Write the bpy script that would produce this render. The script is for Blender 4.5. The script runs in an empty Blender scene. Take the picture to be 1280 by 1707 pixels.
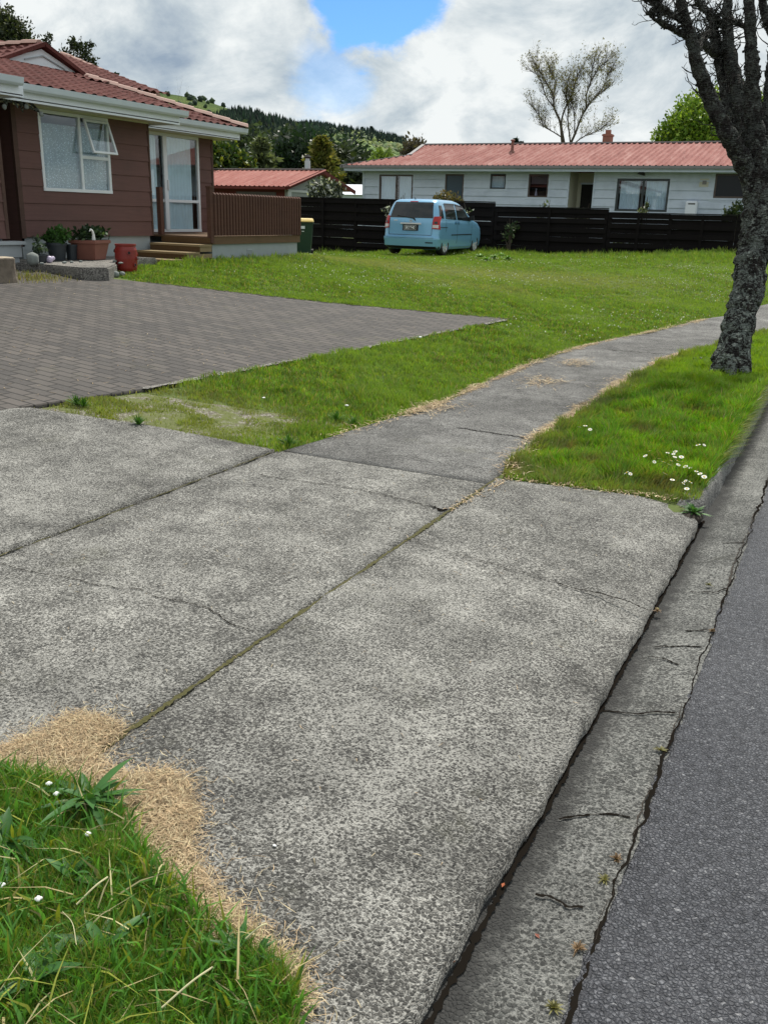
import bpy, bmesh, math, random
import numpy as np
from mathutils import Vector, Matrix
R_=math.radians
sc=bpy.context.scene
COL=sc.collection
rng=np.random.default_rng(7)
random.seed(7)
# ---------------------------------------------------------------- camera
CH=1.55; FPX=1500.0
PITCH,ROLL,YAW=R_(18.3),R_(1.58),R_(26.4)
def _basis():
    fw=np.array([-math.sin(YAW),math.cos(YAW),0]);ri=np.array([math.cos(YAW),math.sin(YAW),0]);up=np.array([0,0,1.])
    F=math.cos(PITCH)*fw-math.sin(PITCH)*up;U=np.cross(ri,F)
    return math.cos(ROLL)*ri+math.sin(ROLL)*U,-math.sin(ROLL)*ri+math.cos(ROLL)*U,F
CR,CU,CF=_basis(); CC=np.array([0,0,CH])
cam=bpy.data.cameras.new('camera'); camo=bpy.data.objects.new('camera',cam); COL.objects.link(camo)
cam.sensor_fit='VERTICAL'; cam.sensor_height=24; cam.lens=FPX/1707*24; cam.clip_start=.05; cam.clip_end=8000
m=Matrix.Identity(4)
for i in range(3):
    m[i][0]=CR[i]; m[i][1]=CU[i]; m[i][2]=-CF[i]; m[i][3]=CC[i]
camo.matrix_world=m
sc.camera=camo
def ray(x,y): return (x-640)*CR-(y-853.5)*CU+FPX*CF
def W(x,y,dep): return CC+ray(x,y)*dep/FPX          # a point at a given depth
def PZ(x,y,z=0.): d=ray(x,y); return CC+d*(z-CH)/d[2]  # where a line of sight meets height z
def PX(x,y,v): d=ray(x,y); return CC+d*v/d[0]
def PY(x,y,v): d=ray(x,y); return CC+d*v/d[1]
# ---------------------------------------------------------------- sky and sun
SUNEL,SUNAZ=R_(57),R_(-10)      # azimuth clockwise from +Y
world=bpy.data.worlds.new('World'); sc.world=world; world.use_nodes=True
def build_world():
    nt=world.node_tree; N=nt.nodes; L=nt.links; N.clear()
    out=N.new('ShaderNodeOutputWorld')
    sky=N.new('ShaderNodeTexSky'); sky.sky_type='NISHITA'; sky.sun_disc=False
    sky.sun_elevation=SUNEL; sky.sun_rotation=SUNAZ; sky.altitude=300; sky.dust_density=.6; sky.ozone_density=4.
    b1=N.new('ShaderNodeBackground'); b1.inputs[1].default_value=.13
    tn=N.new('ShaderNodeMix'); tn.data_type='RGBA'; tn.blend_type='MULTIPLY'; tn.inputs[0].default_value=1.; L.new(sky.outputs[0],tn.inputs[6]); tn.inputs[7].default_value=(.50,.80,1.12,1); L.new(tn.outputs[2],b1.inputs[0])
    tc=N.new('ShaderNodeTexCoord'); nrm=N.new('ShaderNodeVectorMath'); nrm.operation='NORMALIZE'
    L.new(tc.outputs['Generated'],nrm.inputs[0])
    sep=N.new('ShaderNodeSeparateXYZ'); L.new(nrm.outputs[0],sep.inputs[0])
    # project onto a cloud deck
    zz=N.new('ShaderNodeMath'); zz.operation='MAXIMUM'; L.new(sep.outputs[2],zz.inputs[0]); zz.inputs[1].default_value=0
    za=N.new('ShaderNodeMath'); za.operation='ADD'; L.new(zz.outputs[0],za.inputs[0]); za.inputs[1].default_value=.55
    dx=N.new('ShaderNodeMath'); dx.operation='DIVIDE'; L.new(sep.outputs[0],dx.inputs[0]); L.new(za.outputs[0],dx.inputs[1])
    dy=N.new('ShaderNodeMath'); dy.operation='DIVIDE'; L.new(sep.outputs[1],dy.inputs[0]); L.new(za.outputs[0],dy.inputs[1])
    cb=N.new('ShaderNodeCombineXYZ'); L.new(dx.outputs[0],cb.inputs[0]); L.new(dy.outputs[0],cb.inputs[1]); L.new(sep.outputs[2],cb.inputs[2])
    def noise(scale,det,rough,off,dist=0.):
        mp=N.new('ShaderNodeMapping'); mp.inputs[1].default_value=off; L.new(cb.outputs[0],mp.inputs[0])
        n=N.new('ShaderNodeTexNoise'); n.inputs['Scale'].default_value=scale; n.inputs['Detail'].default_value=det; n.inputs['Roughness'].default_value=rough; n.inputs['Distortion'].default_value=dist
        L.new(mp.outputs[0],n.inputs['Vector']); return n.outputs['Fac']
    def mrange(v,a,b,c=0.,d=1.):
        r=N.new('ShaderNodeMapRange'); r.interpolation_type='SMOOTHSTEP'
        for i,x in enumerate((a,b,c,d)): r.inputs[i+1].default_value=x
        L.new(v,r.inputs[0]); return r.outputs[0]
    def math2(op,a,b):
        q=N.new('ShaderNodeMath'); q.operation=op
        for i,x in enumerate((a,b)):
            if isinstance(x,(int,float)): q.inputs[i].default_value=x
            else: L.new(x,q.inputs[i])
        return q.outputs[0]
    puff=noise(2.6,9,.55,(3.1,1.7,0),.3)
    shade=noise(4.2,10,.6,(7.3,2.9,0),.35)
    fine=noise(9.,7,.62,(1.3,8.9,0),.3)
    # a gap in the cloud towards one bearing
    def gap(px,py,r0,r1):
        d=ray(px,py); d=d/np.linalg.norm(d)
        dot=N.new('ShaderNodeVectorMath'); dot.operation='DISTANCE'; L.new(nrm.outputs[0],dot.inputs[0]); dot.inputs[1].default_value=tuple(d)
        q=math2('ADD',dot.outputs['Value'],math2('MULTIPLY',math2('SUBTRACT',puff,.5),.12))
        q=math2('ADD',q,math2('MULTIPLY',math2('SUBTRACT',fine,.5),.06))
        return mrange(q,r0,r1)
    cover=mrange(puff,.22,.36)
    g=math2('MINIMUM',gap(640,-40,.056,.074),gap(590,30,.026,.042))
    g2=mrange(gap(550,120,.01,.05),0,1,.55,1)
    mask=math2('MULTIPLY',math2('MULTIPLY',cover,g),g2)
    broad=noise(1.3,4,.5,(2.2,5.1,0),.2)
    br=math2('ADD',math2('ADD',math2('MULTIPLY',shade,.58),math2('MULTIPLY',fine,.22)),math2('MULTIPLY',broad,.2))
    # lower, denser cloud to the right of the view
    ramp=N.new('ShaderNodeValToRGB'); L.new(br,ramp.inputs[0])
    e=ramp.color_ramp.elements; e[0].position=.36; e[0].color=(.33,.42,.53,1); e[1].position=.55; e[1].color=(.95,.99,.99,1)
    k=ramp.color_ramp.elements.new(.45); k.color=(.60,.68,.73,1)
    b2=N.new('ShaderNodeBackground'); L.new(ramp.outputs[0],b2.inputs[0]); b2.inputs[1].default_value=.95
    mx=N.new('ShaderNodeMixShader'); L.new(mask,mx.inputs[0]); L.new(b1.outputs[0],mx.inputs[1]); L.new(b2.outputs[0],mx.inputs[2])
    L.new(mx.outputs[0],out.inputs[0])
build_world()
sun=bpy.data.lights.new('sun','SUN'); sun.energy=4.4; sun.angle=R_(1.5); sun.color=(1,.95,.86)
suno=bpy.data.objects.new('sun',sun); COL.objects.link(suno)
sd=Vector((math.sin(SUNAZ)*math.cos(SUNEL),math.cos(SUNAZ)*math.cos(SUNEL),math.sin(SUNEL)))
suno.rotation_euler=sd.to_track_quat('Z','Y').to_euler(); suno.location=(0,0,60)
sc.view_settings.view_transform='Standard'; sc.view_settings.look='None'; sc.view_settings.gamma=1; sc.view_settings.exposure=0.0
# ---------------------------------------------------------------- helpers
def tag(o,label=None,cat=None,group=None,kind=None):
    if label: o['label']=label
    if cat: o['category']=cat
    if group: o['group']=group
    if kind: o['kind']=kind
    return o
def empty(name,loc,label,cat,group=None,rz=0):
    o=bpy.data.objects.new(name,None); COL.objects.link(o); o.location=loc; o.rotation_euler=(0,0,rz); o.empty_display_size=.3
    return tag(o,label,cat,group)
def link(name,me,mat,parent=None,smooth=False):
    o=bpy.data.objects.new(name,me); COL.objects.link(o)
    if mat is not None and len(me.materials)==0: me.materials.append(mat)
    if parent is not None:
        o.parent=parent
    if smooth: me.shade_smooth()
    return o
class MB:
    """collects boxes, prisms, tubes and grids into one mesh; coordinates are local to 'org'"""
    def __init__(s): s.v=[];s.f=[];s.mi=[];s.cur=0
    def add(s,vs,fs):
        n=len(s.v); s.v.extend([tuple(map(float,v)) for v in vs]); s.f.extend([tuple(n+i for i in f) for f in fs]); s.mi.extend([s.cur]*len(fs))
    def box(s,x0,x1,y0,y1,z0,z1):
        if x0>x1:x0,x1=x1,x0
        if y0>y1:y0,y1=y1,y0
        if z0>z1:z0,z1=z1,z0
        s.add([(x0,y0,z0),(x1,y0,z0),(x1,y1,z0),(x0,y1,z0),(x0,y0,z1),(x1,y0,z1),(x1,y1,z1),(x0,y1,z1)],
              [(0,3,2,1),(4,5,6,7),(0,1,5,4),(1,2,6,5),(2,3,7,6),(3,0,4,7)])
    def hexa(s,p): # 8 points bottom ring, top ring
        s.add(p,[(0,3,2,1),(4,5,6,7),(0,1,5,4),(1,2,6,5),(2,3,7,6),(3,0,4,7)])
    def bar(s,a,b,w,h,up=(0,0,1)):
        a=Vector(a);b=Vector(b);d=(b-a).normalized();u=Vector(up)
        x=d.cross(u)
        if x.length<1e-4: x=d.cross(Vector((1,0,0)))
        x.normalize();y=x.cross(d).normalized()
        x=x*w/2;y=y*h/2
        s.hexa([a-x-y,a+x-y,b+x-y,b-x-y,a-x+y,a+x+y,b+x+y,b-x+y])
    def tube(s,pts,rad,k=8,cap=True,jit=0.):
        pts=[Vector(p) for p in pts]; n=len(pts); base=len(s.v); ref=None; vs=[]
        for i,p in enumerate(pts):
            d=(pts[min(i+1,n-1)]-pts[max(i-1,0)]); d.normalize()
            if ref is None:
                ref=d.cross(Vector((0,0,1)))
                if ref.length<.1: ref=d.cross(Vector((1,0,0)))
            ref=(ref-d*ref.dot(d)).normalized(); o=d.cross(ref)
            r=rad[i] if hasattr(rad,'__len__') else rad
            for j in range(k):
                a=2*math.pi*j/k; rr=r*(1+jit*(random.random()-.5))
                vs.append(p+ref*math.cos(a)*rr+o*math.sin(a)*rr)
        fs=[]
        for i in range(n-1):
            for j in range(k):
                a=i*k+j;b=i*k+(j+1)%k
                fs.append((a,b,b+k,a+k))
        if cap: fs.append(tuple(range(k-1,-1,-1))); fs.append(tuple((n-1)*k+j for j in range(k)))
        s.add(vs,fs)
    def lathe(s,prof,c=(0,0,0),k=20,axis='z',closed=False):
        vs=[];fs=[];n=len(prof)
        for r,h in prof:
            for j in range(k):
                a=2*math.pi*j/k; ca,sa=math.cos(a)*r,math.sin(a)*r
                if axis=='z': vs.append((c[0]+ca,c[1]+sa,c[2]+h))
                else: vs.append((c[0]+h,c[1]+ca,c[2]+sa))
        for i in range(n-1):
            for j in range(k):
                a=i*k+j;b=i*k+(j+1)%k; fs.append((a,b,b+k,a+k))
        if not closed: fs.append(tuple(range(k-1,-1,-1))); fs.append(tuple((n-1)*k+j for j in range(k)))
        s.add(vs,fs)
    def prism(s,poly,z0,z1):
        n=len(poly); vs=[(p[0],p[1],z0) for p in poly]+[(p[0],p[1],z1) for p in poly]
        s.add(vs,[tuple(range(n-1,-1,-1)),tuple(range(n,2*n))]+[(i,(i+1)%n,n+(i+1)%n,n+i) for i in range(n)])
    def build(s,name,mat,parent=None,smooth=False,bevel=0.,fix=True):
        me=bpy.data.meshes.new(name); me.from_pydata(s.v,[],s.f)
        if fix:
            bm=bmesh.new(); bm.from_mesh(me)
            if bevel: bmesh.ops.bevel(bm,geom=bm.edges[:],offset=bevel,segments=2,affect='EDGES',clamp_overlap=True)
            bmesh.ops.recalc_face_normals(bm,faces=bm.faces[:]); bm.to_mesh(me); bm.free()
        mats=mat if isinstance(mat,(list,tuple)) else [mat]
        for q in mats: me.materials.append(q)
        if len(mats)>1 and not bevel: me.polygons.foreach_set('material_index',s.mi)
        o=link(name,me,None,parent,smooth)
        if smooth=='auto':
            pass
        return o
def npmesh(name,verts,faces,cols,mat,parent=None,smooth=False):
    """fast mesh from arrays; faces (F,3|4); cols per vertex"""
    me=bpy.data.meshes.new(name); nv=len(verts); nf,k=faces.shape
    me.vertices.add(nv); me.vertices.foreach_set('co',np.asarray(verts,np.float32).ravel())
    me.loops.add(nf*k); me.loops.foreach_set('vertex_index',faces.astype(np.int32).ravel())
    me.polygons.add(nf); me.polygons.foreach_set('loop_start',np.arange(0,nf*k,k,dtype=np.int32))
    me.polygons.foreach_set('loop_total',np.full(nf,k,dtype=np.int32))
    if smooth: me.polygons.foreach_set('use_smooth',np.ones(nf,bool))
    me.update(calc_edges=True)
    if cols is not None:
        a=me.color_attributes.new('Col','FLOAT_COLOR','POINT'); c=np.ones((nv,4),np.float32); c[:,:3]=cols; a.data.foreach_set('color',c.ravel())
    me.materials.append(mat)
    o=bpy.data.objects.new(name,me); COL.objects.link(o)
    if parent is not None: o.parent=parent
    return o
# ---------------------------------------------------------------- materials
class NM:
    def __init__(s,name):
        s.m=bpy.data.materials.new(name); s.m.use_nodes=True; s.nt=s.m.node_tree; s.N=s.nt.nodes; s.L=s.nt.links
        s.b=s.N['Principled BSDF']; s.out=s.N['Material Output']; s.tc=s.N.new('ShaderNodeTexCoord')
    def vec(s,scale=(1,1,1),rot=(0,0,0),loc=(0,0,0),src='Object'):
        mp=s.N.new('ShaderNodeMapping'); mp.inputs[3].default_value=scale; mp.inputs[2].default_value=rot; mp.inputs[1].default_value=loc
        s.L.new(s.tc.outputs[src],mp.inputs[0]); return mp.outputs[0]
    def noise(s,scale,det=4,rough=.55,vec=None,dist=0,out='Fac'):
        n=s.N.new('ShaderNodeTexNoise'); n.inputs['Scale'].default_value=scale; n.inputs['Detail'].default_value=det; n.inputs['Roughness'].default_value=rough; n.inputs['Distortion'].default_value=dist
        s.L.new(vec if vec is not None else s.tc.outputs['Object'],n.inputs['Vector']); return n.outputs[out]
    def voro(s,scale,feat='F1',vec=None,out='Distance',rand=1.):
        n=s.N.new('ShaderNodeTexVoronoi'); n.feature=feat; n.inputs['Scale'].default_value=scale; n.inputs['Randomness'].default_value=rand
        s.L.new(vec if vec is not None else s.tc.outputs['Object'],n.inputs['Vector']); return n.outputs[out]
    def ramp(s,v,stops,interp='LINEAR'):
        r=s.N.new('ShaderNodeValToRGB'); r.color_ramp.interpolation=interp; e=r.color_ramp.elements
        while len(e)<len(stops): e.new(.5)
        for i,(p,c) in enumerate(stops):
            e[i].position=p; e[i].color=(c,c,c,1) if isinstance(c,(int,float)) else (*c,1)
        s.L.new(v,r.inputs[0]); return r.outputs[0]
    def mix(s,f,a,b,mode='MIX'):
        q=s.N.new('ShaderNodeMix'); q.data_type='RGBA'; q.blend_type=mode
        for i,x in ((0,f),(6,a),(7,b)):
            if isinstance(x,(int,float)): q.inputs[i].default_value=x
            elif isinstance(x,tuple): q.inputs[i].default_value=(*x,1)
            else: s.L.new(x,q.inputs[i])
        return q.outputs[2]
    def math(s,op,a,b=0.):
        q=s.N.new('ShaderNodeMath'); q.operation=op
        for i,x in enumerate((a,b)):
            if isinstance(x,(int,float)): q.inputs[i].default_value=x
            else: s.L.new(x,q.inputs[i])
        return q.outputs[0]
    def col(s,c):
        if isinstance(c,tuple): s.b.inputs['Base Color'].default_value=(*c,1)
        else: s.L.new(c,s.b.inputs['Base Color'])
    def set(s,**k):
        for a,v in k.items(): s.b.inputs[a.replace('_',' ')].default_value=v
        return s
    def bump(s,h,dist=.01,st=1.,normal=None):
        b=s.N.new('ShaderNodeBump'); b.inputs['Strength'].default_value=st; b.inputs['Distance'].default_value=dist
        s.L.new(h,b.inputs['Height'])
        if normal is not None: s.L.new(normal,b.inputs['Normal'])
        s.L.new(b.outputs[0],s.b.inputs['Normal']); return b.outputs[0]
def plain(name,c,rough=.6,var=.15,scale=3.,metal=0.,bump=0.,det=5,spec=.5):
    n=NM(name); f=n.noise(scale,det,.6)
    lo=tuple(x*(1-var) for x in c); hi=tuple(min(1,x*(1+var)) for x in c)
    n.col(n.mix(f,lo,hi)); n.set(Roughness=rough,Metallic=metal); n.b.inputs['Specular IOR Level'].default_value=spec
    if bump: n.bump(f,bump)
    return n.m
def concrete(name,stone,cement,sc1=75,contrast=1.,stain=(.7,1.15),tint=(1,1,1)):
    n=NM(name)
    off=n.noise(sc1*.9,2,.5,out='Color')
    vv=n.N.new('ShaderNodeMix'); vv.data_type='VECTOR'; vv.inputs[0].default_value=.55/sc1; n.L.new(n.tc.outputs['Object'],vv.inputs[4]); n.L.new(off,vv.inputs[5]); v=vv.outputs[1]
    d=n.voro(sc1,'DISTANCE_TO_EDGE',v); cc=n.voro(sc1,'F1',v,out='Color')
    sep=n.N.new('ShaderNodeSeparateColor'); n.L.new(cc,sep.inputs[0])
    st=n.ramp(sep.outputs[0],[(0,tuple(x*.5 for x in stone)),(.55,stone),(.9,tuple(x*1.6 for x in stone)),(1,tuple(x*2.3 for x in stone))])
    big=n.noise(1.1,5,.6); mid=n.noise(5.5,5,.7); grit=n.noise(sc1*1.15,4,.7,n.vec(loc=(3,3,3))); fine=n.noise(sc1*3.2,4,.7)
    w=n.math('ADD',n.math('MULTIPLY',grit,.60),n.math('MULTIPLY',n.math('ADD',mid,big),.20)); w=n.math('ADD',w,n.math('MULTIPLY',n.math('SUBTRACT',.16,d),.38))
    f=n.ramp(w,[(.487,.0),(.558,.95)])
    c=n.mix(f,st,cement)
    c=n.mix(n.ramp(fine,[(.40,.6),(.52,0.)]),c,(.05,.048,.045))
    s1=n.ramp(n.noise(.55,6,.62,n.vec(loc=(5,2,1))),[(.3,stain[0]),(.68,stain[1])])
    s2=n.ramp(n.noise(3.2,4,.62,n.vec(loc=(1,9,4))),[(.3,.74),(.7,1.2)])
    c=n.mix(1.,c,s1,'MULTIPLY'); c=n.mix(1.,c,s2,'MULTIPLY'); c=n.mix(1.,c,tint,'MULTIPLY')
    c=n.mix(n.ramp(n.noise(2.1,6,.75,n.vec(loc=(7,7,2))),[(.60,0.),(.78,.45)]),c,(.11,.11,.065))
    n.col(c); n.set(Roughness=.9)
    h=n.math('ADD',n.math('MULTIPLY',n.ramp(d,[(0,0.),(.25,1.)]),.7),n.math('MULTIPLY',grit,1.1))
    n.bump(h,.005,1.)
    return n
M={}
M['conc']=concrete('exposed_aggregate_concrete',(.118,.115,.107),(.60,.59,.555),88,tint=(.76,.757,.742)).m
M['path']=concrete('footpath_concrete',(.085,.083,.079),(.34,.335,.32),85,stain=(.6,1.15)).m
def gutter_mat():
    n=concrete('gutter_concrete',(.075,.077,.072),(.31,.31,.29),78,stain=(.8,1.1))
    # silt lies along the kerb face
    sx=n.N.new('ShaderNodeUVMap'); sx.uv_map='UVMap'; sp=n.N.new('ShaderNodeSeparateXYZ'); n.L.new(sx.outputs[0],sp.inputs[0])
    q=n.math('ADD',sp.outputs[0],n.math('MULTIPLY',n.math('SUBTRACT',n.noise(14,6,.75),.5),.55))
    f=n.ramp(q,[(.20,.95),(.42,0.)])
    src=n.b.inputs['Base Color'].links[0].from_socket
    n.col(n.mix(f,src,(.030,.030,.029)))
    return n.m
M['gutter']=gutter_mat()
M['kerb']=concrete('kerb_concrete',(.12,.12,.115),(.30,.30,.285),60,stain=(.6,1.1)).m
def asphalt():
    n=NM('asphalt'); sc1=95
    off=n.noise(sc1,2,.5,out='Color')
    vv=n.N.new('ShaderNodeMix'); vv.data_type='VECTOR'; vv.inputs[0].default_value=.5/sc1; n.L.new(n.tc.outputs['Object'],vv.inputs[4]); n.L.new(off,vv.inputs[5]); v=vv.outputs[1]
    d=n.voro(sc1,'DISTANCE_TO_EDGE',v); cc=n.voro(sc1,'F1',v,out='Color'); sep=n.N.new('ShaderNodeSeparateColor'); n.L.new(cc,sep.inputs[0])
    st=n.ramp(sep.outputs[0],[(0,(.045,.046,.050)),(.6,(.105,.107,.115)),(.97,(.16,.163,.172)),(1,(.36,.36,.36))])
    g=n.noise(60,6,.8); c=n.mix(n.ramp(g,[(.5,0.),(.60,.7)]),st,(.23,.235,.25))
    c=n.mix(n.ramp(n.noise(300,3,.7),[(.42,.6),(.55,0.)]),c,(.03,.03,.036))
    c=n.mix(n.ramp(d,[(0.,.8),(.10,0.)]),c,(.03,.03,.038))
    c=n.mix(1.,c,n.ramp(n.noise(1.1,6,.65),[(.3,(.80,.81,.86)),(.7,(1.22,1.22,1.24))]),'MULTIPLY')
    n.col(c); n.set(Roughness=.48); n.bump(n.math('ADD',n.ramp(d,[(0,0.),(.3,1.)]),g),.006,1.)
    return n.m
M['asphalt']=asphalt()
def pavers():
    n=NM('block_paving')
    v=n.vec(rot=(0,0,R_(2)))
    wv=n.noise(2.,3,.5,out='Color')
    vv=n.N.new('ShaderNodeMix'); vv.data_type='VECTOR'; vv.inputs[0].default_value=.012; n.L.new(v,vv.inputs[4]); n.L.new(wv,vv.inputs[5])
    b=n.N.new('ShaderNodeTexBrick'); n.L.new(vv.outputs[1],b.inputs['Vector'])
    b.inputs['Scale'].default_value=1; b.inputs['Brick Width'].default_value=.22; b.inputs['Row Height'].default_value=.11; b.inputs['Mortar Size'].default_value=.009; b.inputs['Mortar Smooth'].default_value=.2
    b.inputs['Color1'].default_value=(.088,.076,.068,1); b.inputs['Color2'].default_value=(.046,.041,.039,1); b.inputs['Mortar'].default_value=(.016,.014,.012,1); b.offset=.5
    c=n.mix(1.,b.outputs['Color'],n.ramp(n.noise(.7,6,.65),[(.3,.82),(.7,1.22)]),'MULTIPLY')
    c=n.mix(n.ramp(n.noise(40,4,.7),[(.52,0.),(.8,.5)]),c,(.15,.14,.125))
    c=n.mix(n.ramp(n.noise(1.6,6,.7,n.vec(loc=(4,4,2))),[(.58,0.),(.75,.35)]),c,(.12,.115,.06))
    n.col(c); n.set(Roughness=.85)
    h=n.math('SUBTRACT',n.math('MULTIPLY',n.noise(60,3,.6),.3),b.outputs['Fac'])
    n.bump(h,.006,.8)
    return n.m
M['paver']=pavers()
def ground_mat():
    n=NM('soil_and_turf')
    c=n.ramp(n.noise(2.5,7,.7),[(.3,(.07,.10,.018)),(.55,(.095,.13,.026)),(.75,(.13,.12,.045))])
    n.col(c); n.set(Roughness=.95); n.bump(n.noise(40,5,.7),.02,.6); return n.m
M['ground']=ground_mat()
def gravel_mat():
    n=NM('gravelly_soil')
    cc=n.voro(70,'F1',out='Color'); sep=n.N.new('ShaderNodeSeparateColor'); n.L.new(cc,sep.inputs[0])
    c=n.ramp(sep.outputs[0],[(0,(.10,.085,.06)),(.6,(.20,.18,.14)),(1,(.40,.38,.33))])
    c=n.mix(n.ramp(n.noise(7,5,.6),[(.40,0.),(.52,.95)]),c,(.13,.15,.04))
    n.col(c); n.set(Roughness=.95); n.bump(n.voro(70,'DISTANCE_TO_EDGE'),.02,.8); return n.m
M['gravel']=gravel_mat()
def leafmat(name,trans=.35,rough=.5,mult=(1,1,1)):
    n=NM(name); a=n.N.new('ShaderNodeVertexColor'); a.layer_name='Col'
    c=n.mix(1.,a.outputs[0],mult,'MULTIPLY')
    n.col(c); n.set(Roughness=rough); n.b.inputs['Specular IOR Level'].default_value=.3
    t=n.N.new('ShaderNodeBsdfTranslucent'); n.L.new(n.mix(1.,c,(1.25,1.3,.55),'MULTIPLY'),t.inputs[0])
    mx=n.N.new('ShaderNodeMixShader'); mx.inputs[0].default_value=trans; n.L.new(n.b.outputs[0],mx.inputs[1]); n.L.new(t.outputs[0],mx.inputs[2]); n.L.new(mx.outputs[0],n.out.inputs[0])
    return n.m
M['grass']=leafmat('grass_blade',.35,.45)
M['leaf']=leafmat('leaf',.25,.5)
M['straw']=leafmat('dry_clippings',.1,.8)
M['vcol']=leafmat('mottled',.0,.8)
def bark():
    n=NM('lichened_bark')
    v=n.vec(scale=(1,1,.55))
    a=n.noise(16,7,.72,v,.4); fis=n.voro(28,'F1',n.vec(scale=(1,1,1.9)))
    c=n.ramp(a,[(.32,(.007,.006,.006)),(.5,(.022,.019,.018)),(.7,(.055,.048,.042))])
    l1=n.ramp(n.math('ADD',n.math('MULTIPLY',n.noise(8,7,.8,n.vec(loc=(3,1,7))),.65),n.math('MULTIPLY',n.noise(38,4,.7,n.vec(loc=(2,2,2))),.35)),[(.485,0.),(.53,1.)])
    sepz=n.N.new('ShaderNodeSeparateXYZ'); n.L.new(n.tc.outputs['Object'],sepz.inputs[0])
    low=n.ramp(n.math('MULTIPLY',sepz.outputs[2],.25),[(.2,1.),(.62,.3)])
    c=n.mix(n.math('MULTIPLY',n.math('MULTIPLY',l1,.62),low),c,(.25,.285,.255))
    l2=n.ramp(n.noise(19,6,.75,n.vec(loc=(8,3,1))),[(.56,0.),(.62,.8)])
    c=n.mix(n.math('MULTIPLY',l2,low),c,(.42,.45,.40))
    n.col(c); n.set(Roughness=.95); n.b.inputs['Specular IOR Level'].default_value=.2
    n.bump(n.math('ADD',n.math('MULTIPLY',a,1.),n.math('MULTIPLY',fis,1.1)),.03,1.)
    return n.m
M['bark']=bark()
M['bark2']=plain('brown_bark',(.07,.055,.04),.9,.4,6,bump=.01)
M['cream']=plain('cream_soffit_paint',(.55,.54,.44),.6,.05)
M['white']=plain('white_paint',(.76,.80,.86),.45,.05,2)
M['gutterpaint']=plain('white_gutter_paint',(.58,.64,.70),.35,.08,4)
M['found']=plain('grey_foundation',(.33,.365,.375),.85,.12,5,bump=.002)
M['foundl']=plain('pale_grey_paint',(.36,.39,.41),.7,.1,5)
def board(name,c,var,dirt):
    n=NM(name)
    g=n.noise(1.,6,.7,n.vec(scale=(1.5,1.5,40))); l=n.noise(2.2,5,.6)
    cc=n.mix(g,tuple(x*(1-var) for x in c),tuple(x*(1+var) for x in c))
    cc=n.mix(n.ramp(l,[(.45,0.),(.75,.5)]),cc,dirt)
    n.col(cc); n.set(Roughness=.8); n.b.inputs['Specular IOR Level'].default_value=.15 if c[0]<.02 else .2; n.bump(g,.002,.6); return n.m
M['brown']=board('brown_weatherboard',(.150,.082,.073),.24,(.105,.068,.062))
M['browntrim']=board('brown_trim',(.10,.06,.048),.2,(.06,.04,.035))
M['whiteboard']=board('white_weatherboard',(.57,.64,.73),.08,(.36,.42,.50))
M['deckwood']=board('deck_timber',(.16,.10,.06),.3,(.10,.065,.04))
M['deckshade']=board('shaded_step_timber',(.12,.072,.035),.3,(.07,.045,.025))  # riser fronts: shade put into the timber colour
M['decklit']=board('lit_step_timber',(.28,.21,.12),.25,(.20,.15,.09))  # same timber painted paler where treads and ends catch the light
M['slat']=board('brown_slat_stain',(.11,.056,.042),.3,(.07,.04,.035))
M['fence']=board('black_stained_timber',(.006,.0045,.005),.5,(.012,.009,.009))
M['fencecap']=board('worn_fence_cap',(.010,.009,.010),.5,(.04,.036,.036))
def tiles():
    n=NM('clay_red_roof_tile')
    l=n.noise(1.3,6,.65); f=n.noise(30,4,.7)
    c=n.ramp(l,[(.3,(.070,.020,.017)),(.55,(.115,.036,.031)),(.75,(.155,.062,.052))])
    c=n.mix(n.ramp(f,[(.55,0.),(.75,.5)]),c,(.20,.14,.125))
    c=n.mix(n.ramp(n.noise(9,4,.7),[(.62,0.),(.72,.6)]),c,(.05,.03,.028))
    n.col(c); n.set(Roughness=.8); n.b.inputs['Specular IOR Level'].default_value=.15; n.bump(f,.004,.5); return n.m
M['tile']=tiles()
M['ridgecap']=plain('faded_ridge_cap',(.36,.22,.18),.7,.3,7)
def iron(name,c1,c2,c3):
    n=NM(name)
    v=n.vec(scale=(3,.5,1)); l=n.noise(1.1,7,.7,v); s=n.noise(9,5,.7,n.vec(scale=(2.2,.5,1)))
    c=n.ramp(l,[(.3,c1),(.5,c2),(.72,c3)]); c=n.mix(n.ramp(s,[(.5,0.),(.72,.55)]),c,(.40,.26,.235))
    n.col(c); n.set(Roughness=.8); n.b.inputs['Specular IOR Level'].default_value=.12; return n.m
M['iron']=iron('faded_red_iron',(.24,.08,.066),(.33,.125,.105),(.42,.20,.17))
M['iron2']=iron('pale_red_iron',(.20,.070,.062),(.29,.118,.103),(.42,.24,.215))
M['irongutter']=plain('grey_gutter',(.20,.19,.19),.5,.2)
M['alu']=plain('dark_window_frame',(.03,.042,.046),.4,.2)
M['alubrown']=plain('brown_window_frame',(.07,.05,.04),.4,.2)
M['frame']=plain('white_aluminium',(.74,.77,.80),.35,.05)
M['dark']=plain('dark_interior',(.012,.011,.011),.9,.3)  # near-black; on inner walls and floors it stands for room shade
def curtain(name,c,lace=False):
    n=NM(name)
    if lace:
        d=n.voro(46,'F1',n.vec(scale=(1,1,.8))); f=n.noise(60,4,.7)
        k=n.ramp(n.math('ADD',n.math('MULTIPLY',d,.7),n.math('MULTIPLY',f,.6)),[(.44,0.),(.52,1.)])
        n.col(n.mix(k,c,tuple(x*.46 for x in c)))
    else: n.col(n.mix(n.noise(3,4,.6),tuple(x*.82 for x in c),c))
    n.set(Roughness=.9)
    t=n.N.new('ShaderNodeBsdfTranslucent'); t.inputs[0].default_value=(*c,1)
    return n.m
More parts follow.
